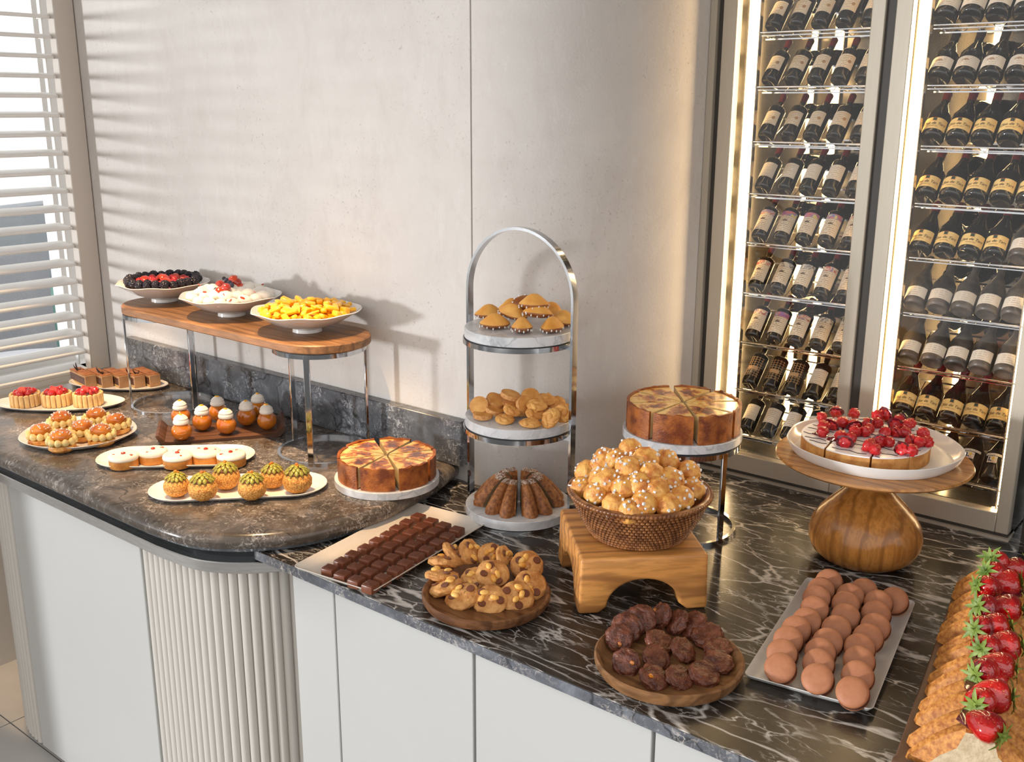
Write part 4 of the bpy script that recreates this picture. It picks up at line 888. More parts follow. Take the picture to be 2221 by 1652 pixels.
# biscuits
rdm = [mesh('sugared_rim', lathe_ring([(.018, .0005), (.0215, 0), (.0222, .005), (.0215, .0098), (.018, .0096)], 24), 'sugared'), mesh('biscuit_body', lathe([(0, 0), (.0195, 0), (.0195, .0102), (0, .0106)], 24), 'shortbread')]
def swirl():
    g = []
    for k in range(7):
        a = k*.9; g.append(mv(ico(.0125, 2, (1.05, .42, .5), .08, 2, k), .010*math.cos(a), .010*math.sin(a), .004+.0012*(k % 2), rz=a+1.2))
    g.append(mv(ico(.0205, 2, (1.12, .95, .26), .05, 2), 0, 0, .003)); g.append(mv(ico(.009, 2, (1.2, .7, .5)), 0, 0, .0075, rz=.5)); return join(*g)
sw = mesh('piped_swirl', swirl(), 'shortbread', ang=0)
for i, (x, y, k, dz, n_, lb_) in enumerate(((1041, 878, 0, .022, (-.25, .55, .75), 'leaning at the far left'), (1073, 868, 0, .028, (.35, .75, .3), 'leaning second from left at the back'), (1048, 900, 0, .005, (0, 1, .1), 'flat at the front left'), (1070, 889, 0, .012, (.3, .9, .1), 'low between the left ones'),
        (1088, 866, 0, .022, (0, 1, .1), 'half hidden at the back left'), (1106, 857, 0, .043, (.25, .95, .1), 'topmost on the left side'), (1109, 872, 0, .024, (0, 1, .2), 'under the topmost left one'), (1111, 889, 1, .016, (.2, .9, .2), 'piped, in the middle front'), (1095, 908, 1, .004, (0, 1, .15), 'piped, flat at the front left'),
        (1150, 917, 1, .004, (0, 1, .1), 'piped, flat at the very front'), (1150, 860, 0, .038, (.05, .6, .7), 'upright at the back middle'), (1135, 876, 0, .026, (.55, .4, .6), 'upright in the centre'), (1164, 877, 1, .028, (.0, .9, .3), 'piped, across the centre'), (1160, 895, 1, .014, (.2, .9, .3), 'piped, right of the middle front'),
        (1196, 904, 1, .018, (-.45, .6, .6), 'piped, leaning at the front right'), (1183, 865, 1, .034, (0, .9, .3), 'piped, high at the back right'), (1224, 892, 1, .026, (-.1, .35, .9), 'piped, upright at the far right'), (1206, 872, 1, .026, (0, .9, .3), 'piped, behind the far right one'), (1100, 880, 0, .008, (0, 1, 0), 'buried low on the left'), (1170, 887, 0, .010, (0, 1, 0), 'buried low in the centre'), (1130, 893, 0, .006, (0, 1, 0), 'buried low in the middle'))):
    c = at(x, y, T1+dz+.004); p = E('biscuit', (c.x, c.y, T1+dz), f'golden butter biscuit, {lb_}, middle tier', 'biscuit', 'butter biscuits on the middle tier', rot=facing(nrm(*n_), i).to_euler())
    if k: O('piped_swirl', sw, p, s=1.12)
    else: O('sugared_rim', rdm[0], p); O('biscuit_body', rdm[1], p)

# ================================================================== ON THE BLACK WORKTOP
t0 = Z2+.0004
# chocolates
q = [Vector((-1.498, 1.190)), Vector((-1.543, 1.590)), Vector((-1.352, 1.592)), Vector((-1.292, 1.190))]
cen = sum(q, Vector((0, 0)))/4; pa_ = math.atan2((q[1]-q[0]).y, (q[1]-q[0]).x)
plate(rrect(.402, .208, .014), .012, 'warmware', 'serving_plate', (*cen, t0), pa_, 'cream rectangular plate of small square chocolates over the worktop edge', .012, group='rectangular stoneware plates')
ch = mesh('chocolate', box(.0258, .0268, .0165, .002, 2, base=True), 'choc')
rid = mesh('ridge', join(*[bx(-.0125, .0125, -.010+.0028*k, -.0092+.0028*k, .0168, .0175) for k in range(8)]), 'choc')
for r_ in range(9):
    for c_ in range(4):
        u, v_ = r_/8, c_/3
        p = Vector((-1.426, 1.213)).lerp(Vector((-1.474, 1.512)), u).lerp(Vector((-1.311, 1.213)).lerp(Vector((-1.357, 1.512)), u), v_)
        o = O('chocolate', ch, None, (p.x+random.uniform(-.0015, .0015), p.y+random.uniform(-.0015, .0015), t0+.0038), (0, 0, R(9+random.uniform(-5, 5))), cat='chocolate', group='square chocolates on the cream plate',
          label=f'square milk chocolate, {["left", "second", "third", "right"][c_]} column, {ORD[r_]} row from the front, cream plate')
        O('ridge', rid, o)
# peanut cookies on the round wooden plate
def wplate(cx, cy, r, h, mat, label):
    return tag(P('wooden_plate', lathe([(0, 0), (r*.86, 0), (r*.95, .004), (r*.995, h*.55), (r, h-.002), (r-.003, h), (r-.007, h-.002), (r-.014, h*.45), (r-.024, .0065), (0, .006)], 72), mat, loc=(cx, cy, t0)), label, 'wooden plate', 'round wooden plates')
PC = (-1.118, 1.326); wplate(*PC, .121, .024, 'olive', 'round dark wood plate holding peanut and chocolate cookies')
def cook(sd, r=.0320, t=.0098, amp=.10, fr=2.6, sub=4):
    g = ico(1, sub, (1, 1, 1)); v = []
    for p in g[0]:
        rho = math.hypot(p.x, p.y); k = (rho**.62/rho if rho > 1e-4 else 1); z = math.copysign(abs(p.z)**.8, p.z)
        q = Vector((p.x*k*r, p.y*k*r, z*t)); nn = amp*noise.noise(p*fr+Vector((sd*5.1, sd, sd*2)))+amp*.35*noise.noise(p*fr*3+Vector((sd, 9, 0)))
        v.append(Vector((q.x*(1+nn), q.y*(1+nn*.8), q.z*(1+2*nn))))
    return v, g[1]
ckm = [mesh('cookie_disc', ([Vector((v.x*k_, v.y*k_, v.z)) for v in g_[0] for k_ in (1.0,)], g_[1]), 'cookie', ang=0) for g_ in [cook(s_) for s_ in range(4)]]
pnm = mesh('peanut_half', join(mv(ico(.0066, 2, (1.35, .85, .7)), 0, 0, 0), mv(ico(.0018, 1), .007, 0, 0)), 'peanut', ang=0)
cdm = mesh('chocolate_disc', lathe([(0, 0), (.0068, 0), (.0078, .001), (.0072, .003), (0, .0036)], 16), 'choc'); crm = mesh('nut_crumble', ico(.008, 3, (1.2, .9, .45), .5, 5), 'sugared', ang=0)
PK = [((630, 330), (.72, .62, -.15), .030, 'leaning at the back left'), ((900, 310), (.70, .55, .35), .030, 'leaning second along the back'), ((1215, 340), (.10, .62, .75), .027, 'facing out at the back middle'), ((1440, 380), (.80, .45, .30), .028, 'on edge at the back right'),
      ((1800, 500), (.12, .78, .6), .026, 'broad one at the right rear'), ((470, 440), (.12, .93, -.42), .026, 'uppermost of the left stack'), ((430, 650), (.05, .95, -.30), .022, 'middle of the left stack'), ((495, 835), (-.28, .93, -.12), .020, 'lowest of the left stack'),
      ((760, 1000), (-.32, .88, .28), .017, 'in front at the left'), ((1200, 1060), (-.10, .80, .52), .016, 'in front at the centre'), ((1630, 1010), (.12, .74, .60), .017, 'in front at the right'), ((1850, 830), (.16, .76, .58), .021, 'at the right edge'), ((1245, 640), (.02, .80, .5), .028, 'in the middle on top'), ((950, 720), (-.15, .78, .5), .018, 'in the middle, half covered')]
for i, ((x, y), n_, dz, lb_) in enumerate(PK):
    c = at(900+x/7.403, 1160+y/7.403, t0+dz); m_ = facing(nrm(*n_), i*1.7)
    p = E('peanut_cookie', c, f'peanut and chocolate cookie {lb_} of the dark wood plate', 'cookie', 'peanut cookies on the dark wood plate', rot=m_.to_euler()); s_ = 1.02 if i not in (2, 3, 13) else .85; p.scale = (s_,)*3
    O('cookie_disc', ckm[i % 4], p); rn = random.Random(i+5)
    for k in range(3): a = rn.random()*6.28; rr = .008+.009*rn.random(); O('peanut_half', pnm, p, (rr*math.cos(a+k*2), rr*math.sin(a+k*2), .0135-.14*rr), (rn.uniform(-.3, .3), rn.uniform(-.4, .4), a*2))
    for k in range(3): a = rn.random()*1.5+k*2.1+1; rr = .014+.008*rn.random(); O('chocolate_disc', cdm, p, (rr*math.cos(a), rr*math.sin(a), .0105-.12*rr), (rn.uniform(-.25, .25), rn.uniform(-.25, .25), 0))
    O('nut_crumble', crm, p, (rn.uniform(-.005, .005), rn.uniform(-.005, .005), .0090))
# cherry stool
SF = Vector((-.955, 1.393)); d1 = Vector((.7071, .7071)); d2 = Vector((-.7071, .7071)); W_ = .243; ctr = SF+d1*W_/2+d2*W_/2
def stool_g():
    # profile across d1 (front face): arch cut out; extruded along d2
    h = .110; w2 = W_/2; pr = [(-w2, 0), (-w2*.985, h*.5), (-w2*.975, h), (w2*.975, h), (w2*.985, h*.5), (w2, 0), (.083, 0)]
    for t in range(0, 181, 12): pr.append((.068*math.cos(R(t)), .012+.052*math.sin(R(t))))
    pr += [(-.083, 0)]
    bm = bmesh.new(); vs = [bm.verts.new((x, -w2, z)) for x, z in pr]; fc = bm.faces.new(vs)
    r = bmesh.ops.extrude_face_region(bm, geom=[fc]); bmesh.ops.translate(bm, vec=(0, W_, 0), verts=[e for e in r['geom'] if isinstance(e, bmesh.types.BMVert)])
    bmesh.ops.recalc_face_normals(bm, faces=bm.faces)
    ed = [e for e in bm.edges if (e.calc_face_angle(0) or 0) > R(50)]
    bmesh.ops.bevel(bm, geom=ed, offset=.006, segments=3, affect='EDGES', profile=.5); bmesh.ops.triangulate(bm, faces=[f_ for f_ in bm.faces if len(f_.verts) > 4]); return frombm(bm)
def cutter():
    pr = [(.068*math.cos(R(t)), .012+.052*math.sin(R(t))) for t in range(0, 181, 12)]+[(-.083, -.01), (.083, -.01)]
    bm = bmesh.new(); vs = [bm.verts.new((-.3, x, z)) for x, z in pr]; fc = bm.faces.new(vs)
    r = bmesh.ops.extrude_face_region(bm, geom=[fc]); bmesh.ops.translate(bm, vec=(.6, 0, 0), verts=[e for e in r['geom'] if isinstance(e, bmesh.types.BMVert)]); bmesh.ops.recalc_face_normals(bm, faces=bm.faces); return frombm(bm)
so = P('wooden_stool', stool_g(), 'stool'); cu_ = P('cutter', cutter(), 'stool', loc=(0, 0, 0)); bo_ = so.modifiers.new('arch', 'BOOLEAN'); bo_.object = cu_; bo_.operation = 'DIFFERENCE'; bo_.solver = 'EXACT'
bpy.context.view_layer.update(); sme = bpy.data.meshes.new_from_object(so.evaluated_get(bpy.context.evaluated_depsgraph_get())); bpy.data.objects.remove(so); bpy.data.objects.remove(cu_); sme.name = 'wooden_stool'
tag(O('wooden_stool', sme, None, loc=(*ctr, t0), rot=(0, 0, R(45))), 'low cherry wood stool with an arched cut-out under the basket', 'riser')
# basket
BC = Vector((-.935, 1.560)); bz = t0+.111; BR, BH = .132, .086
bas = E('wicker_basket', (*BC, bz), 'oval brown woven rattan basket heaped with sugar puffs', 'basket')
def brad(z): t = z/BH; return .084+(BR-.084)*(t**.75)
P('liner', lathe([(0, .003), (.080, .003), (.083, .006)]+[(brad(z)-.004, z) for z in [BH*k/8 for k in range(1, 9)]]+[(brad(z)-.0015, z) for z in [BH*k/8 for k in range(8, -1, -1)]]+[(0, 0)], 48), 'rattan', bas)
beads = []; rows_ = 12
for k in range(rows_):
    z = .004+k*(BH-.008)/rows_; nb = 84
    for i in range(nb):
        a = 2*math.pi*(i+.5*(k % 2))/nb; r_ = brad(z+.003)+.0006; beads.append(mv(box(.0034, .0072, .0046, .0014, 1), r_*math.cos(a), r_*math.sin(a), z+.003, rz=a))
P('weave', join(*beads), 'rattan', bas, kind='stuff')
rim = []
for i in range(110):
    a = 2*math.pi*i/110; rim.append(mv(box(.0065, .0105, .0105, .0026, 1), (BR+.001)*math.cos(a), (BR+.001)*math.sin(a), BH, rx=0, ry=.7, rz=a+.35))
P('rope_rim', join(lathe_ring([(BR-.004+.0055*math.cos(R(t)), BH+.0055*math.sin(R(t))) for t in range(0, 360, 40)], 64), *rim), 'rattan', bas)
chm = [mesh('puff_ball', ico(.0232, 4, (1, 1, .90), .11, 2.6, q+3), 'choux', ang=0) for q in range(4)]
psm = [mesh('pearl_sugar', pearl_cloud(11, .0246, (1, 1, .86), .0, .0036, q+20), 'sugar') for q in range(3)]
BP = [(935, 190, 'topmost, at the back'), (745, 330, 'upper left of the heap'), (590, 320, 'behind the upper left one'), (1150, 330, 'upper centre with sugar on top'), (1440, 350, 'upper right of the heap'), (905, 450, 'sugar crusted, centre upper row'), (340, 500, 'far left, rear'), (530, 440, 'left, rear'), (540, 610, 'left of centre'),
      (1230, 530, 'centre, cracked open'), (1745, 500, 'far right, rear'), (1500, 610, 'right of centre'), (630, 625, 'small, left of centre'), (850, 715, 'large round, centre front'), (1060, 680, 'behind the large centre one'), (1290, 740, 'smooth, right of centre front'), (270, 730, 'leftmost at the rim'), (470, 800, 'large, left front'),
      (720, 960, 'low at the front left rim'), (1120, 950, 'lumpy, at the front rim'), (1620, 860, 'right front'), (1450, 960, 'round, front right rim'), (1800, 740, 'rightmost, tipped over'), (930, 1050, 'half sunk at the front rim')]
for i, (x, y, lb_) in enumerate(BP):
    c = on_dome(1220+x/6.353, 940+y/6.353, BC.x, BC.y, .132, bz+.060, .098); tw = Vector((c.x-BC.x, c.y-BC.y, .09))
    m_ = facing(tw*.7+Vector((0, 0, .04))-FH*.03, i*1.3)
    o = O('sugar_puff', chm[i % 4], None, c-Vector((0, 0, .004)), m_, s=random.uniform(.98, 1.12), cat='puff', group='sugar puffs in the basket', label=f'golden sugar puff in the basket, {lb_}')
    tag(O('pearl_sugar', psm[i % 3], o), kind='stuff')
for i in range(13):
    a = i*2.4; rr = .088*math.sqrt((i+.5)/13); O('sugar_puff', chm[i % 4], None, (BC.x+rr*math.cos(a), BC.y+rr*math.sin(a), bz+.052+.045*(1-rr/.09)), (0, 0, a), cat='puff', group='puffs buried in the basket', label='golden puff buried inside the heap in the basket')
# chocolate cookies
CC = (-.733, 1.336); wplate(*CC, .123, .026, 'olive2', 'round light wood plate holding dark chocolate cookies')
brm = [mesh('chocolate_cookie', cook(s_+9, .0250, .0078, .18, 2.4), 'brownie', ang=0) for s_ in range(4)]; bit = mesh('nut_piece', ico(.0032, 1, (1.2, 1, .6), .2), 'bun')
CK = [((395, 490), (-.1, .6, .8), .036, 'back left'), ((520, 465), (-.75, .5, .35), .034, 'on edge at the back'), ((622, 505), (-.65, .62, .3), .030, 'behind, left of the back right pair'), ((735, 525), (-.5, .75, .35), .027, 'tilted at the back right'), ((820, 592), (-.25, .9, .3), .024, 'right, upper'),
      ((300, 545), (-.1, .55, .8), .034, 'overlapped at the left'), ((250, 610), (-.12, .6, .8), .028, 'largest at the left'), ((345, 510), (-.1, .5, .8), .032, 'pressed between the left ones'), ((510, 640), (.4, .8, .4), .024, 'centre, upper left'), ((665, 690), (.45, .78, .4), .022, 'centre, upper right'), ((890, 672), (-.05, .97, .2), .020, 'right, second from the top'), ((895, 765), (.05, .95, .3), .018, 'right edge, thick'),
      ((488, 735), (.25, .85, .5), .019, 'centre, lower left'), ((295, 770), (-.25, .62, .75), .020, 'left front with a nut'), ((480, 870), (.3, .85, .3), .015, 'broken one at the front'), ((642, 872), (.35, .85, .35), .014, 'front centre'), ((803, 848), (.25, .9, .3), .015, 'front right')]
for i, ((x, y), n_, dz, lb_) in enumerate(CK):
    c = at(1260+x/3.001, 1180+y/3.001, t0+dz); o = O('chocolate_cookie', brm[i % 4], None, c, facing(nrm(*n_), i*1.9), s=random.uniform(.92, 1.08), cat='cookie', group='dark cookies on the light wood plate', label=f'dark chocolate cookie, {lb_}, light wood plate')
    if i in (6, 13, 14, 1): O('nut_piece', bit, o, (.012*math.cos(i), .012*math.sin(i), .0095), s=1.3)
# macarons
q = [Vector((-.622, 1.390)), Vector((-.686, 1.796)), Vector((-.485, 1.806)), Vector((-.414, 1.393))]; cen = sum(q, Vector((0, 0)))/4; pa_ = math.atan2((q[1]-q[0]).y, (q[1]-q[0]).x)
plate(rrect(.408, .202, .010), .012, 'stoneware', 'serving_plate', (*cen, t0), pa_, 'grey rectangular plate with three rows of macarons', .010, group='rectangular stoneware plates')
mcs = mesh('macaron_shell', lathe([(.0215, 0), (.0245, .0012), (.0252, .0035), (.0243, .0062), (.0205, .0088), (.013, .0102), (0, .0107)], 32), 'macaron', ang=0)
mcf = mesh('ruffled_foot', lathe_ring([(.012, -.0045), (.0232, -.0048), (.0250, -.0030), (.0228, -.0018), (.0222, 0), (.0228, .0018), (.0248, .0030), (.0235, .0046), (.012, .0045)], 40, lambda a, r_, z: (1+.02*noise.noise(Vector((math.cos(a)*9, math.sin(a)*9, z*300))), 0)), 'macfoot', ang=0)
MC = [[(1617, 250), (1565, 305), (1537, 357), (1523, 430), (1473, 508), (1405, 563), (1353, 632), (1312, 718), (1300, 812)], [(1843, 312), (1755, 345), (1727, 397), (1725, 480), (1665, 560), (1608, 645), (1560, 712), (1548, 785), (1543, 883)], [(2040, 372), (1937, 390), (1923, 460), (1918, 545), (1870, 615), (1815, 682), (1812, 765), (1803, 865), (1770, 970)]]
for ci, col in enumerate(MC):
    for ri, (x, y) in enumerate(col):
        fr_ = ri/8; c = at(1260+x/3.001, 1180+y/3.001, t0+.031-.004*(ri == 8)); n_ = Vector((.10, -.80+.1*fr_, .60+.1*(1-fr_)))
        if ri == 8: n_ = Vector((.08, -.72, .72))
        p = E('macaron', c, f'brown macaron, {["left", "middle", "right"][ci]} row, {["backmost", "second from back", "third from back", "fourth from back", "fifth, the middle one", "fourth from front", "third from front", "second from front", "frontmost"][ri]}, grey plate', 'macaron', 'macarons on the grey plate', rot=facing(n_, ri+ci).to_euler())
        O('macaron_shell', mcs, p, (0, 0, .0035)); O('macaron_shell', mcs, p, (0, 0, -.0035), (math.pi, 0, 0)); O('ruffled_foot', mcf, p)
# mushroom shaped cake stand
MCX = (-.640, 1.968)
ck = E('cake_stand', (*MCX, t0), 'large oiled wood cake stand with bulbous onion base', 'cake stand'); MZ = 1.122-t0
P('onion_base', lathe([(0, 0), (.072, 0), (.088, .006), (.103, .020), (.111, .040), (.112, .058), (.107, .078), (.094, .100), (.074, .122), (.052, .144), (.037, .162), (.031, .178), (.034, .192), (.05, .2015), (.05, .203), (0, .203)], 72), 'mushbase', ck, label='rounded onion shaped foot')
P('round_board', lathe([(0, MZ-.019), (.05, MZ-.019), (.165, MZ-.011), (.186, MZ-.008), (.190, MZ-.004), (.188, MZ), (.182, MZ+.0008), (0, MZ)], 96), 'mush', ck)
PZ = 1.1232
plate(oval(.170, .168, 72, .012), .024, 'ceramic', 'plate', (-.646, 1.982, PZ), 0, 'large round white plate of raspberry tart on the wooden cake stand', .0085)
TX, TRr, TZ_ = Vector((-.658, 1.966)), .124, PZ+.0040
def clip(poly, n_, d):
    out = []
    for i in range(len(poly)):
        a, b = poly[i-1], poly[i]; da, db = n_.dot(a)-d, n_.dot(b)-d
        if (da < 0) != (db < 0): out.append(a+(b-a)*(da/(da-db)))
        if db < 0: out.append(b)
    return out
ta_ = R(8); ux = Vector((math.cos(ta_), math.sin(ta_))); uy = Vector((-math.sin(ta_), math.cos(ta_)))
circ = [Vector((TRr*math.cos(2*math.pi*i/72), TRr*math.sin(2*math.pi*i/72))) for i in range(72)]
edges_x = [-.2, -.052, .036, .2]; edges_y = [-.2, -.075, -.012, .048, .2]
wx = ['left', 'middle', 'right']; wy = ['front', 'second', 'third', 'back']
for i in range(3):
    for j in range(4):
        pol = circ
        for n_, d in ((ux, edges_x[i+1]-.0018), (-ux, -edges_x[i]-.0018), (uy, edges_y[j+1]-.0015), (-uy, -edges_y[j]-.0015)): pol = clip(pol, n_, d)
        if len(pol) < 3: continue
        p = E('tart_piece', (TX.x, TX.y, TZ_), f'iced raspberry tart piece, {wx[i]} column, {wy[j]} row, on the cake stand', 'tart piece', 'cut pieces of raspberry tart')
        rr = [tuple(v_) for v_ in pol]; cm = sum(pol, Vector((0, 0)))/len(pol)
        P('tart_base', prism(rr, 0, .028), 'crusttart', p)
        P('white_icing', prism([tuple(cm+(v_-cm)*.985) for v_ in pol], .028, .0307), 'icing', p)
        g = []
        for k in range(2):
            y0 = cm.y+(-.014+.024*k)+random.uniform(-.003, .003); xs = [v_.x for v_ in pol]; seg = [tuple((x_, y0+.003*math.sin(x_*160+k), .0311)) for x_ in [min(xs)+(max(xs)-min(xs))*t for t in (.12, .3, .5, .7, .88)]]
            inside = [s_ for s_ in seg if all((pol[z_].x-pol[z_-1].x)*(s_[1]-pol[z_-1].y)-(pol[z_].y-pol[z_-1].y)*(s_[0]-pol[z_-1].x) > -1e-5 for z_ in range(len(pol)))]
            if len(inside) > 1: g.append(tube(inside, .0008, 4))
        if g: P('chocolate_drizzle', join(*g), 'choc_dark', p)
RS_ = [(450, 165), (630, 110), (845, 130), (490, 285), (575, 270), (475, 350), (710, 235), (850, 275), (860, 345), (975, 345), (1000, 245), (1125, 245), (1130, 145), (1225, 140), (690, 395), (810, 415), (735, 470), (1005, 515), (1110, 560), (1150, 460), (1265, 465), (1220, 355), (1400, 210), (1480, 265), (1530, 240), (1365, 350), (1445, 345), (1680, 365), (1550, 450), (1640, 480), (1735, 465), (1430, 560), (1530, 570), (1020, 305), (1350, 260), (1060, 490)]
jm = mesh('jelly_spot', ico(.015, 2, (1, .8, .10), .2, 2), 'jam')
for i, (x, y) in enumerate(RS_):
    c = at(1700+x/5.5525, 870+(y+22)/5.5525, TZ_+.040); near = 'back' if y < 200 else 'front' if y > 440 else 'middle'; side = ORD[min(9, int((x-430)/135))]
    o = O('raspberry', rb, None, c, (R(random.uniform(40, 140)), R(random.uniform(-50, 50)), random.random()*6), s=random.uniform(1.1, 1.35), cat='raspberry', group='raspberries on the iced tart',
      label=f'red raspberry on the iced tart, {ORD[sum(1 for a_, b_ in RS_ if (("back" if b_ < 200 else "front" if b_ > 440 else "middle") == near) and (a_ < x)) % 10]}{" more" if sum(1 for a_, b_ in RS_ if (("back" if b_ < 200 else "front" if b_ > 440 else "middle") == near) and (a_ < x)) > 9 else ""} from left, {near} band')
    if i % 3 == 1: O('jelly_spot', jm, o)
for i, (x, y) in enumerate(((440, 395), (610, 455), (1060, 295), (1110, 530), (1560, 520), (1400, 410))):
    c = at(1700+x/5.5525, 870+y/5.5525, TZ_+.0312); O('jelly_spot', jm, None, c, (0, 0, i), label=['dark jelly pool at the left front of the tart', 'dark jelly pool left of centre on the tart', 'dark jelly pool at the centre of the tart', 'dark jelly pool at the front of the tart', 'dark jelly pool at the right of the tart', 'dark jelly pool under the centre right raspberries'][i], cat='jelly', group='jelly pools on the tart', s=1.1)
# walnut board with strawberry cake
SB = Vector((-.352, 1.62)); sa = R(98.4)
tag(P('walnut_board', join(mv(box(.70, .30, .016, .002, 1, base=True), 0, 0, 0), mv(box(.018, .30, .012, .003, 1, base=True), -.341, 0, .0155)), 'walnut', loc=(SB.x+.10, SB.y+.03, t0), rot=(0, 0, sa)), 'dark walnut board under the strawberry cake at the right frame edge', 'board')
def cake_slice(L_, nfl, sd):
    """long fluted cake slice: cross-section in local y,z (left side y>0), along local x"""
    v = []; f = []; n = 4*nfl; sec = [(-1, 0), (-.97, .18), (-.72, .55), (-.42, .88), (-.2, 1), (.2, 1), (.42, .88), (.72, .55), (.97, .18), (1, 0)]
    for i in range(n+1):
        x = -L_/2+L_*i/n; k = abs(math.sin(math.pi*i*nfl/n))**.6
        for y_, z_ in sec:
            q = .70+.30*k if abs(y_) > .3 else .96+.04*k
            v.append(Vector((x, y_*.088*q+.002*noise.noise(Vector((x*50+sd, y_*4, z_))), z_*.070*(q if z_ < .99 else 1))))
    m = len(sec)
    for i in range(n):
        for k in range(m-1): f.append((i*m+k, (i+1)*m+k, (i+1)*m+k+1, i*m+k+1))
        f.append((i*m+m-1, (i+1)*m+m-1, (i+1)*m, i*m))
    inner = (v, f); caps = join(([v[i] for i in range(m)], [tuple(range(m))]), ([v[n*m+i] for i in range(m)], [tuple(range(m))])); return inner, caps
csl = [cake_slice(.074, 2, s_) for s_ in range(3)]
csm = [(mesh('baked_crust', a, 'bundt2'), mesh('cut_face', b, 'crumb')) for a, b in csl]; csw = mesh('cut_face', csl[0][1], 'crumbw')
P0, P1 = Vector((-.262, 1.360)), Vector((-.352, 1.895))
for i in range(7):
    p_ = P0.lerp(P1, i/6)+Vector((random.uniform(-.004, .004), 0)); aa_ = math.atan2((P1-P0).y, (P1-P0).x)
    p = E('strawberry_cake_slice', (p_.x, p_.y, t0+.0165), f'fluted golden cake slice under strawberries, {["frontmost with open crumb", "second from front", "third from front", "fourth from front", "fifth from front", "sixth from front", "backmost"][i]}', 'cake slice', 'slices of the strawberry cake', rot=(0, 0, aa_+random.uniform(-.04, .04)+(.10 if i == 0 else 0)))
    O('baked_crust', csm[i % 3][0], p); O('cut_face', csw if i == 0 else csm[i % 3][1], p)
    P('jelly_layer', mv(ico(.030, 3, (1.15, .85, .16), .3, 2, i), 0, 0, .070), 'jam', p)
stm = [mesh('berry_body', lathe([(0, .012), (.009, .013), (.0155, .009), (.0182, .002), (.0178, -.006), (.0145, -.016), (.009, -.0245), (.0035, -.0285), (0, -.0292)], 24, lambda a, r_, z, q=q: (1+.07*math.sin(2*a+q)+.03*math.sin(3*a), 0)), 'straw', ang=0) for q in range(3)]
def calyx():
    g = []
    for k in range(9):
        a = k*.698+.1*math.sin(k*5); L_ = .016+.003*(k % 3); v = []; f = []
        for i, (d, w_, z) in enumerate(((.001, .0012, .0005), (.35, .0030, .004), (.65, .0026, .004), (1, .0003, .001+.004*(k % 2)))):
            d = d*L_
            for s_ in (-1, 1): v.append(Vector((d, s_*w_, z+(0 if i else 0)))); 
            v.append(Vector((d, 0, z-.0008)))
        for i in range(3):
            for q, w_ in ((0, 2), (2, 1)): f.append((i*3+q, i*3+w_, i*3+3+w_, i*3+3+q))
        g.append(mv((v, f), rz=a))
    g.append(mv(tube([(0, 0, 0), (.001, 0, .006), (.003, .001, .010)], [.0014, .001, .0008], 5))); g.append(mv(ico(.0035, 1, (1, 1, .5)), 0, 0, .001)); return join(*g)
cal = mesh('leafy_calyx', calyx(), 'leafg', ang=0)
ST = [((905, 130), (-.6, .5, .3), .120, 'dark, at the very back'), ((885, 225), (-.75, .4, .2), .112, 'dark, second from the back at the left'), ((1075, 190), (.8, .3, .1), .110, 'at the back right corner'), ((1015, 290), (.9, .15, .2), .106, 'pointed left, back right'), ((830, 325), (-.9, .2, .1), .108, 'left column, third from the back'),
      ((825, 485), (-.8, .35, .3), .106, 'left column, fourth from the back'), ((1025, 480), (.85, .1, .4), .104, 'right column, third from the back'), ((795, 640), (-.8, .2, .4), .104, 'left column, fifth from the back'), ((930, 630), (.85, .3, .2), .106, 'right column, leaf to the right, upper'), ((835, 785), (-.75, .15, .6), .104, 'left column, sixth from the back'),
      ((1010, 765), (.9, .2, .3), .106, 'right column, large with shine'), ((805, 975), (-.85, .1, .45), .104, 'left column, seventh from the back'), ((965, 925), (.85, .05, .4), .106, 'right column, leaf to the right, lower'), ((790, 1195), (-.7, .1, .7), .104, 'left column, second from the front'), ((925, 1150), (.85, .1, .3), .108, 'right column, long stem'),
      ((865, 1400), (.55, -.15, .8), .100, 'frontmost, leaves toward the viewer'), ((900, 650), (.2, .9, .1), .094, 'low between the two columns'), ((880, 1010), (.1, .9, .1), .092, 'lower one between the columns')]
for i, ((x, y), n_, dz, lb_) in enumerate(ST):
    c = at(1900+x/3.5, 1180+y/3.5, t0+dz-.006); p = E('strawberry', c, f'glazed red strawberry, {lb_}, on the fluted cake', 'strawberry', 'strawberries on the fluted cake', rot=facing(nrm(*n_), i).to_euler()); s_ = random.uniform(1.0, 1.12); s_ *= 1.14; p.scale = (s_,)*3
    O('berry_body', stm[i % 3], p)
    if i < 16: O('leafy_calyx', cal, p, (0, 0, .0125))

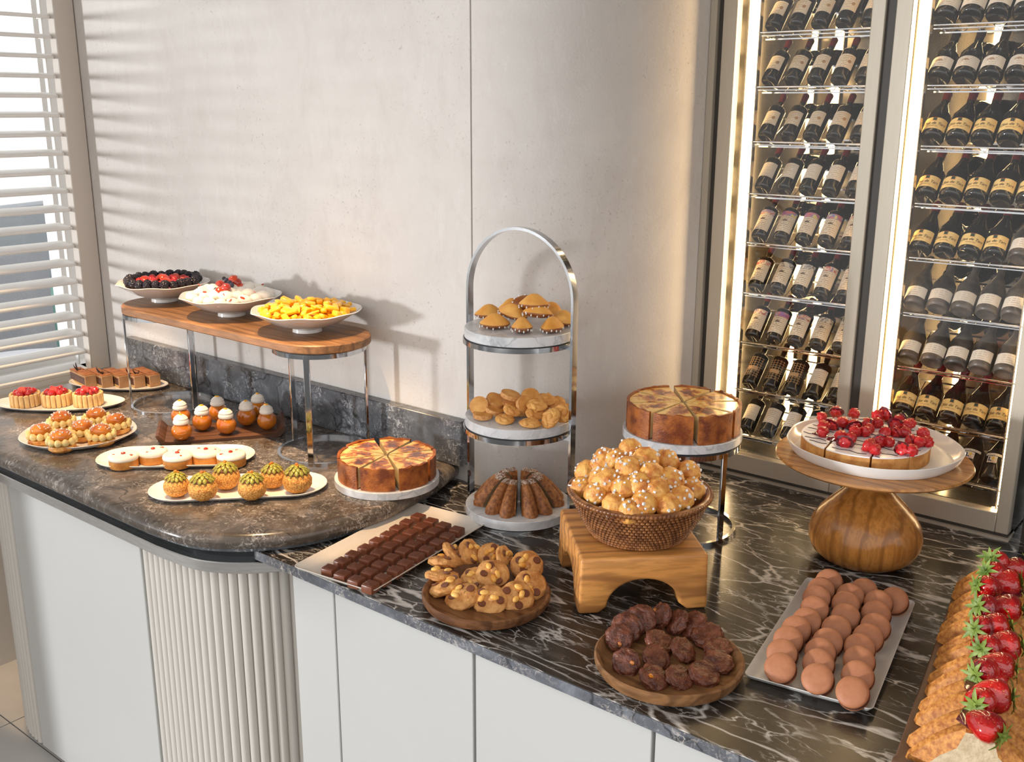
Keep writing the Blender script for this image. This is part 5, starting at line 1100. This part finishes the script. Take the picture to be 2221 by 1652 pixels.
# ================================================================== ROOM BEYOND THE SHUTTER
def chair(x, y, rz, label, back='greyfab'):
    c = E('dining_chair', (x, y, 0), label, 'chair', 'dining chairs beyond the window', rot=(0, 0, rz))
    P('seat', mv(box(.46, .46, .09, .03, 3), 0, 0, .44), back, c); P('backrest', mv(box(.46, .07, .62, .025, 3), 0, .22, .84), back, c)
    for sx_, sy_ in ((-1, -1), (1, -1), (-1, 1), (1, 1)): P('leg', bx(sx_*.21-.018, sx_*.21+.018, sy_*.2-.018, sy_*.2+.018, 0, .42 if sy_ < 0 else 1.12, .004), 'chairwood', c)
chair(-4.95, 2.12, R(-62), 'grey upholstered dining chair nearest the shutter, wooden legs')
chair(-5.15, 2.72, R(-70), 'grey upholstered dining chair farther behind the shutter')
tb_ = E('dining_table', (-4.08, 1.92, 0), 'round linen covered table just beyond the shutter', 'table'); P('tabletop', lathe([(0, .70), (.42, .70), (.44, .72), (.42, .74), (0, .74)], 40), 'cloth', tb_); P('pedestal', lathe([(.22, 0), (.2, .02), (.04, .04), (.04, .70)], 20), 'chairwood', tb_)
for i, (x, y) in enumerate(((-4.22, 2.02), (-3.92, 1.80))):
    tag(P('dinner_plate', lathe([(0, 0), (.07, 0), (.12, .012), (.115, .014), (.07, .004), (0, .004)], 32), 'ceramic', loc=(x, y, .7405)), ['white dinner plate at the far side of the table beyond the shutter', 'white dinner plate at the near side of the table beyond the shutter'][i], 'plate')
tag(P('napkin', box(.16, .10, .012, .004, 2, base=True), 'cloth', loc=(-4.12, 1.74, .7405), rot=(0, 0, .4)), 'folded pale napkin on the table beyond the shutter', 'napkin')
bn_ = E('banquette', (-6.6, 3.3, 0), 'teal banquette bench far beyond the shutter', 'bench', rot=(0, 0, R(20))); P('seat', mv(box(.6, 2.4, .62, .04, 2, base=True)), 'teal', bn_); P('backrest', mv(box(.15, 2.4, 1.15, .04, 2, base=True), -.28, 0, 0), 'greyfab', bn_)
pl_ = E('planter', (-5.7, 3.6, 0), 'pale blue planter with green shrub beyond the window', 'planter'); P('pot', lathe([(.14, 0), (.17, .02), (.20, 1.15), (.17, 1.15), (.15, 1.0), (0, 1.0)], 24), 'planter', pl_); P('foliage', join(*[mv(ico(.05, 1, (1, .5, .2)), .14*math.cos(k), .14*math.sin(k), 1.18+.02*(k % 7), rx=k, ry=k*.7) for k in range(28)]), 'leafg', pl_, kind='stuff')
